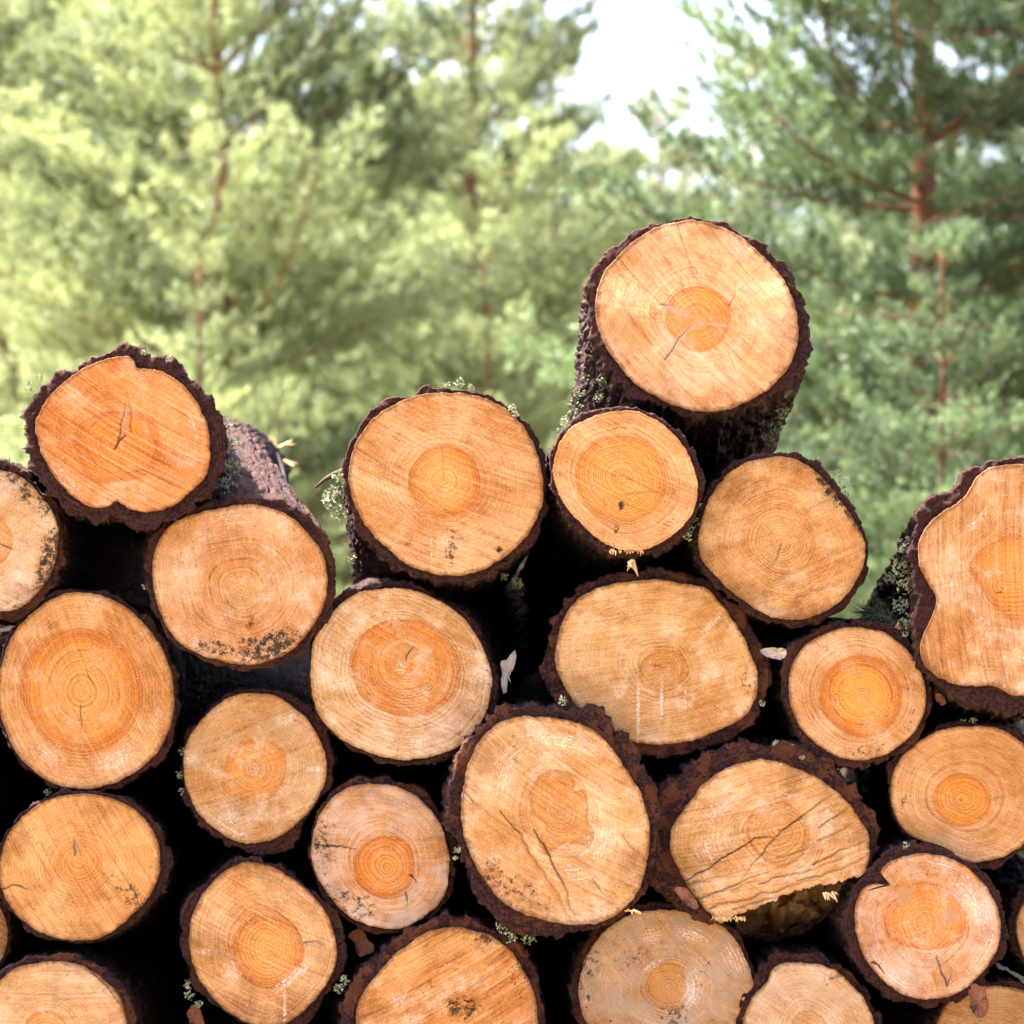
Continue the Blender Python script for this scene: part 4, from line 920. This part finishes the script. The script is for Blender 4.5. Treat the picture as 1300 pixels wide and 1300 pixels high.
def chip(name, label, cat, outline, Y, mat, seed=0, thick=0.006, group=None):
    """a small curled flake with real thickness"""
    rnd = random.Random(seed)
    o = np.array(outline, float)
    c = o.mean(0)
    n = 36
    th = np.linspace(0, 2 * math.pi, n, endpoint=False)
    r = polar(o, c, th) * (1 + 0.35 * (np.interp(np.arange(n), np.arange(0, n + 1, 3), [rnd.random() for _ in range(n // 3 + 1)]) - 0.5))
    base = unproj(c[0], c[1], Y)
    root_loc = base
    V, Qd, T = [], [], []
    for side in (0, 1):
        V.append(tuple(base + np.array([0, side * thick, 0])))
        for f in (0.5, 1.0):
            for k in range(n):
                p = unproj(c[0] + r[k] * f * math.cos(th[k]), c[1] + r[k] * f * math.sin(th[k]), Y)
                d = r[k] * f * PXM
                p[1] += side * thick * (1 - 0.6 * f) + 0.12 * d * math.cos(2 * th[k] + seed) + rnd.uniform(-1, 1) * 0.0035
                V.append(tuple(p))
    m = 1 + 2 * n
    for side in (0, 1):
        b0 = side * m
        for k in range(n):
            k2 = (k + 1) % n
            T.append([b0, b0 + 1 + k, b0 + 1 + k2])
            Qd.append([b0 + 1 + k, b0 + 1 + n + k, b0 + 1 + n + k2, b0 + 1 + k2])
    for k in range(n):
        k2 = (k + 1) % n
        Qd.append([1 + n + k, 1 + n + k2, m + 1 + n + k2, m + 1 + n + k])
    V = np.array(V) - base
    ob = mk(name, V, [np.array(T), np.array(Qd)], mat, None, True, [("tint", 'FLOAT', [0.5] * len(V))])
    ob.location = base
    return tag(ob, label, cat, group)


G = "loose bark flakes caught between the logs"
chip("bark_flake", "pale pinkish bark flake standing in the dark central gap", "bark flake", P(2, 690,1125, 715,1115, 745,1090, 742,1150, 720,1190, 735,1215, 705,1255, 695,1200, 700,1170), 0.03, M_PALECHIP, 1, group=G)
chip("bark_flake", "reddish brown bark flake in the gap above the rough saw-marked log", "bark flake", P(6, 172,985, 210,960, 235,975, 262,1030, 225,1068, 205,1050, 200,1010), 0.06, M_CHIP, 2, group=G)
chip("bark_flake", "pink-brown bark flake left of the bottom edge, under the orange-ringed log", "bark flake", P(5, 672,1270, 690,1225, 725,1270, 730,1310, 690,1330), 0.08, M_CHIP, 3, group=G)
chip("bark_flake", "curled grey-pink bark flake bridging the gap beside the glowing orange heart", "bark flake", P(4, 360,752, 400,742, 450,745, 462,765, 430,785, 390,780), -0.01, M_PALECHIP, 4, group=G)
chip("bark_flake", "torn orange bark flake hanging under the knotty log at lower right", "bark flake", P(7, 1105,1180, 1130,1160, 1170,1200, 1165,1260, 1135,1270, 1110,1240), -0.05, M_CHIP, 5, group=G)
chip("bark_flake", "small brown bark curl under the wavy-edged log at the right", "bark flake", P(4, 985,905, 1010,915, 1018,940, 1000,950, 985,930), -0.02, M_CHIP, 6, group=G)
chip("bark_flake", "orange bark flake wedged between the clover-hearted log and the split-faced one", "bark flake", P(8, 835,815, 870,805, 915,850, 925,885, 880,875), -0.05, M_CHIP, 7, group=G)
# pine sprig
base = unproj(1118, 788, 0.03)
sp_root = empty("pine_sprig", base, "small dark green pine sprig lying between the golden log and the wavy-edged one", "pine sprig")
b = MB()
rnd = random.Random(5)
tw = [Vector(unproj(x, y, 0.03 + k * 0.02)) for k, (x, y) in enumerate(((1148, 800), (1128, 786), (1108, 776), (1092, 778)))]
b.tube(tw, [0.003, 0.0026, 0.002, 0.001], 5)
b.build("twig", M_TRUNK, sp_root)
b = MB()
for k in range(190):
    t = rnd.random() * 2.999
    q = tw[int(t)].lerp(tw[int(t) + 1], t % 1)
    d = Vector((rnd.gauss(-0.35, 0.7), rnd.gauss(-0.2, 0.6), rnd.gauss(0.25, 0.7))).normalized()
    l = rnd.uniform(0.022, 0.042)
    s_ = d.cross(Vector((rnd.gauss(0, 1), rnd.gauss(0, 1), rnd.gauss(0, 1)))).normalized() * 0.0007
    b.add([q - s_, q + s_, q + d * l], (), [[0, 1, 2]], rnd.uniform(0.1, 0.9))
b.build("needles", M_SPRIG, sp_root, False)


# ------------------------------------------------------------------ pines behind the pile
def pine_meshes(seed, H, RC, r0, dens=1.0):
    rnd = random.Random(seed)
    nr = np.random.default_rng(seed)
    tb = MB()
    lean = (rnd.gauss(0, 0.02), rnd.gauss(0, 0.02))
    trunk = [Vector((lean[0] * z + 0.04 * math.sin(z * 1.1 + seed), lean[1] * z + 0.04 * math.cos(z * 0.9), z)) for z in np.linspace(-0.1, H, 16)]
    tb.tube(trunk, [r0 * 0.8 * (1 - 0.93 * (k / 15)) + 0.008 for k in range(16)], 10, True, 0.55)

    def at(z):
        f = (z + 0.1) / (H + 0.1) * 15
        k = min(14, int(f))
        return trunk[k].lerp(trunk[k + 1], f - k)
    tp, td, tt = [], [], []      # tuft position, direction, tint
    z = 0.25
    while z < H - 0.1:
        h = z / H
        nb = rnd.choice((7, 8, 8, 9))
        a0 = rnd.random() * 6.28
        for k in range(nb):
            az = a0 + k * 6.283 / nb + rnd.gauss(0, 0.25)
            Lb = RC * max(0.16, (1 - h ** 1.7)) * rnd.uniform(0.62, 1.12) * (0.75 + 0.5 * min(1, h * 3))
            el = math.radians(2 + 40 * h ** 1.5 + rnd.gauss(0, 7))
            p = at(z + rnd.uniform(-0.06, 0.06))
            d = Vector((math.cos(az) * math.cos(el), math.sin(az) * math.cos(el), math.sin(el)))
            pts = [p.copy()]
            ns = 7
            for s_ in range(ns):
                t = (s_ + 1) / ns
                d = (d + Vector((rnd.gauss(0, .07), rnd.gauss(0, .07), -0.05 + 0.17 * t + rnd.gauss(0, .05)))).normalized()
                p = p + d * Lb / ns
                pts.append(p.copy())
            rb_ = 0.004 + r0 * 0.10 * (1 - h)
            tb.tube(pts, [rb_ * (1 - 0.85 * j / ns) + 0.002 for j in range(ns + 1)], 5, False, rnd.uniform(0.2, 0.8))
            btint = rnd.gauss(0.5, 0.24)
            ntw = max(6, int(Lb / 0.031 * dens))
            for j in range(ntw):
                t = 0.12 + 0.88 * (j + rnd.random()) / ntw
                f = t * ns
                kk = min(ns - 1, int(f))
                q = pts[kk].lerp(pts[kk + 1], f - kk)
                dd = (pts[kk + 1] - pts[kk]).normalized()
                side = dd.cross(Vector((0, 0, 1)))
                if side.length < 1e-3: side = Vector((1, 0, 0))
                side.normalize()
                sg = 1 if j % 2 else -1
                tl = (Lb * 0.32 * (1.1 - 0.7 * t) + 0.12) * rnd.uniform(0.4, 1.25)
                tdv = (dd * rnd.uniform(0.4, 1.0) + side * sg * rnd.uniform(0.3, 1.1) + Vector((0, 0, rnd.uniform(-0.10, 0.42)))).normalized()
                nt_ = max(1, int(tl / 0.085 + 0.5))
                e = q + tdv * tl
                wt = btint + rnd.gauss(0, 0.10)
                for m in range(nt_):
                    u = (m + 1) / nt_
                    tp.append(q.lerp(e, u) + Vector((rnd.gauss(0, .02), rnd.gauss(0, .02), rnd.gauss(0, .02))))
                    td.append((tdv + Vector((rnd.gauss(0, .35), rnd.gauss(0, .35), rnd.uniform(0.1, 1.0)))).normalized())
                    tt.append(wt + rnd.gauss(0, 0.14))
        z += rnd.uniform(0.27, 0.42)
    tp, td, tt = np.array([tuple(v) for v in tp]), np.array([tuple(v) for v in td]), np.array(tt)
    NN = 40
    n = len(tp)
    rv = nr.normal(size=(n, NN, 3))
    nd = td[:, None, :] * 0.75 + rv / np.linalg.norm(rv, axis=-1, keepdims=True)
    nd /= np.linalg.norm(nd, axis=-1, keepdims=True)
    ln = nr.uniform(0.035, 0.065, (n, NN, 1))
    sd_ = np.cross(nd, nr.normal(size=(n, NN, 3)))
    sd_ /= np.linalg.norm(sd_, axis=-1, keepdims=True)
    b0 = tp[:, None, :] + td[:, None, :] * nr.uniform(-0.03, 0.035, (n, NN, 1))
    wd = 0.0025
    V = np.stack([b0 - sd_ * wd, b0 + sd_ * wd, b0 + nd * ln], 2).reshape(-1, 3)
    T = np.arange(len(V)).reshape(-1, 3)
    tint = np.repeat(np.clip(tt, 0, 1)[:, None], NN, 1)
    tint = np.clip(tint + nr.normal(size=tint.shape) * 0.1, 0, 1)
    tint = np.repeat(tint.reshape(-1), 3)
    print("pine", seed, "tufts", n)
    return tb, V, T, tint


TREES = []
specs = [(11, 5.3, 1.5, 0.075, 1.0), (23, 5.4, 1.16, 0.07, 1.0), (37, 6.3, 1.3, 0.08, 1.0), (51, 4.6, 1.35, 0.05, 1.0)]
protos = {}


def pine(variant, px, dist, label, scale=1.0, rot=0.0, mat=None, group="pines growing behind the log pile"):
    base = unproj(px, 800, dist - 6.0)
    loc = (float(base[0]), float(base[1]), 0.0)
    key = (variant, (mat or M_NEEDLE).name)
    if variant not in protos:
        protos[variant] = pine_meshes(*specs[variant])
    tb, V, T, tint = protos[variant]
    if key not in protos:
        r = empty("pine_tree", loc, label, "pine tree", group)
        r['_loc'] = [0.0, 0.0, 0.0]
        tr = tb.build("trunk", M_TRUNK, r)
        cr = mk("crown", V, T, mat or M_NEEDLE, r, False, [("tint", 'FLOAT', tint)])
        protos[key] = r
    else:
        src = protos[key]
        r = src.copy()
        COL.objects.link(r)
        for ch in src.children:
            c = ch.copy()
            COL.objects.link(c)
            c.parent = r
        r['label'] = label
    r.location = loc
    r.scale = (scale,) * 3
    r.rotation_euler = (0, 0, rot)
    return r


pine(0, 288, 19.0, "bright pine with a reddish trunk showing high above the thick-barked log at left", 1.0, 0.4)
pine(1, 598, 21.0, "bright pine whose top stands between the two white sky gaps", 1.05, 2.1)
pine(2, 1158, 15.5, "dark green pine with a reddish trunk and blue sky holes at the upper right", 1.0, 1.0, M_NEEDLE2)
pine(3, 850, 24.0, "smaller pine in the middle, its tip below the widest sky gap", 0.86, 0.7)
pine(1, 40, 22.0, "sunlit pine at the left edge of the picture", 1.1, 4.0)
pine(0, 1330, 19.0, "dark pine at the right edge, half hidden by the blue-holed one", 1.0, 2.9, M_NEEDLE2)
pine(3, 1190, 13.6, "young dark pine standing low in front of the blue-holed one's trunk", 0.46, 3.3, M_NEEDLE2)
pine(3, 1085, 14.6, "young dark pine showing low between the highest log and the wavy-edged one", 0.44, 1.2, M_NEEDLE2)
pine(3, 262, 17.0, "young bright pine low down behind the thick-barked log at left", 0.52, 0.8)
pine(3, 620, 18.0, "young bright pine low down behind the bullseye log in the middle", 0.55, 2.4)
BG = "pale pine far back, filling the gaps between the nearer ones"
for (v, px, d, s, r) in ((3, 480, 24, 0.95, 1.3), (3, 700, 26, 0.98, 3.0), (3, 170, 26, 1.35, 5.0), (3, 960, 26, 0.98, 2.2), (3, 620, 29, 1.2, 0.2), (3, 1080, 28, 0.95, 4.1), (3, 1230, 27, 0.95, 0.9), (3, 235, 28, 1.45, 2.5), (3, 540, 27, 1.05, 3.9), (3, 780, 30, 0.95, 5.6), (3, 90, 29, 1.4, 0.6), (3, 860, 32, 1.0, 4.6), (3, 20, 31, 1.4, 1.9)):
    pine(v, px, d, BG, s, r)

for o in bpy.data.objects:
    if '_loc' in o: del o['_loc']
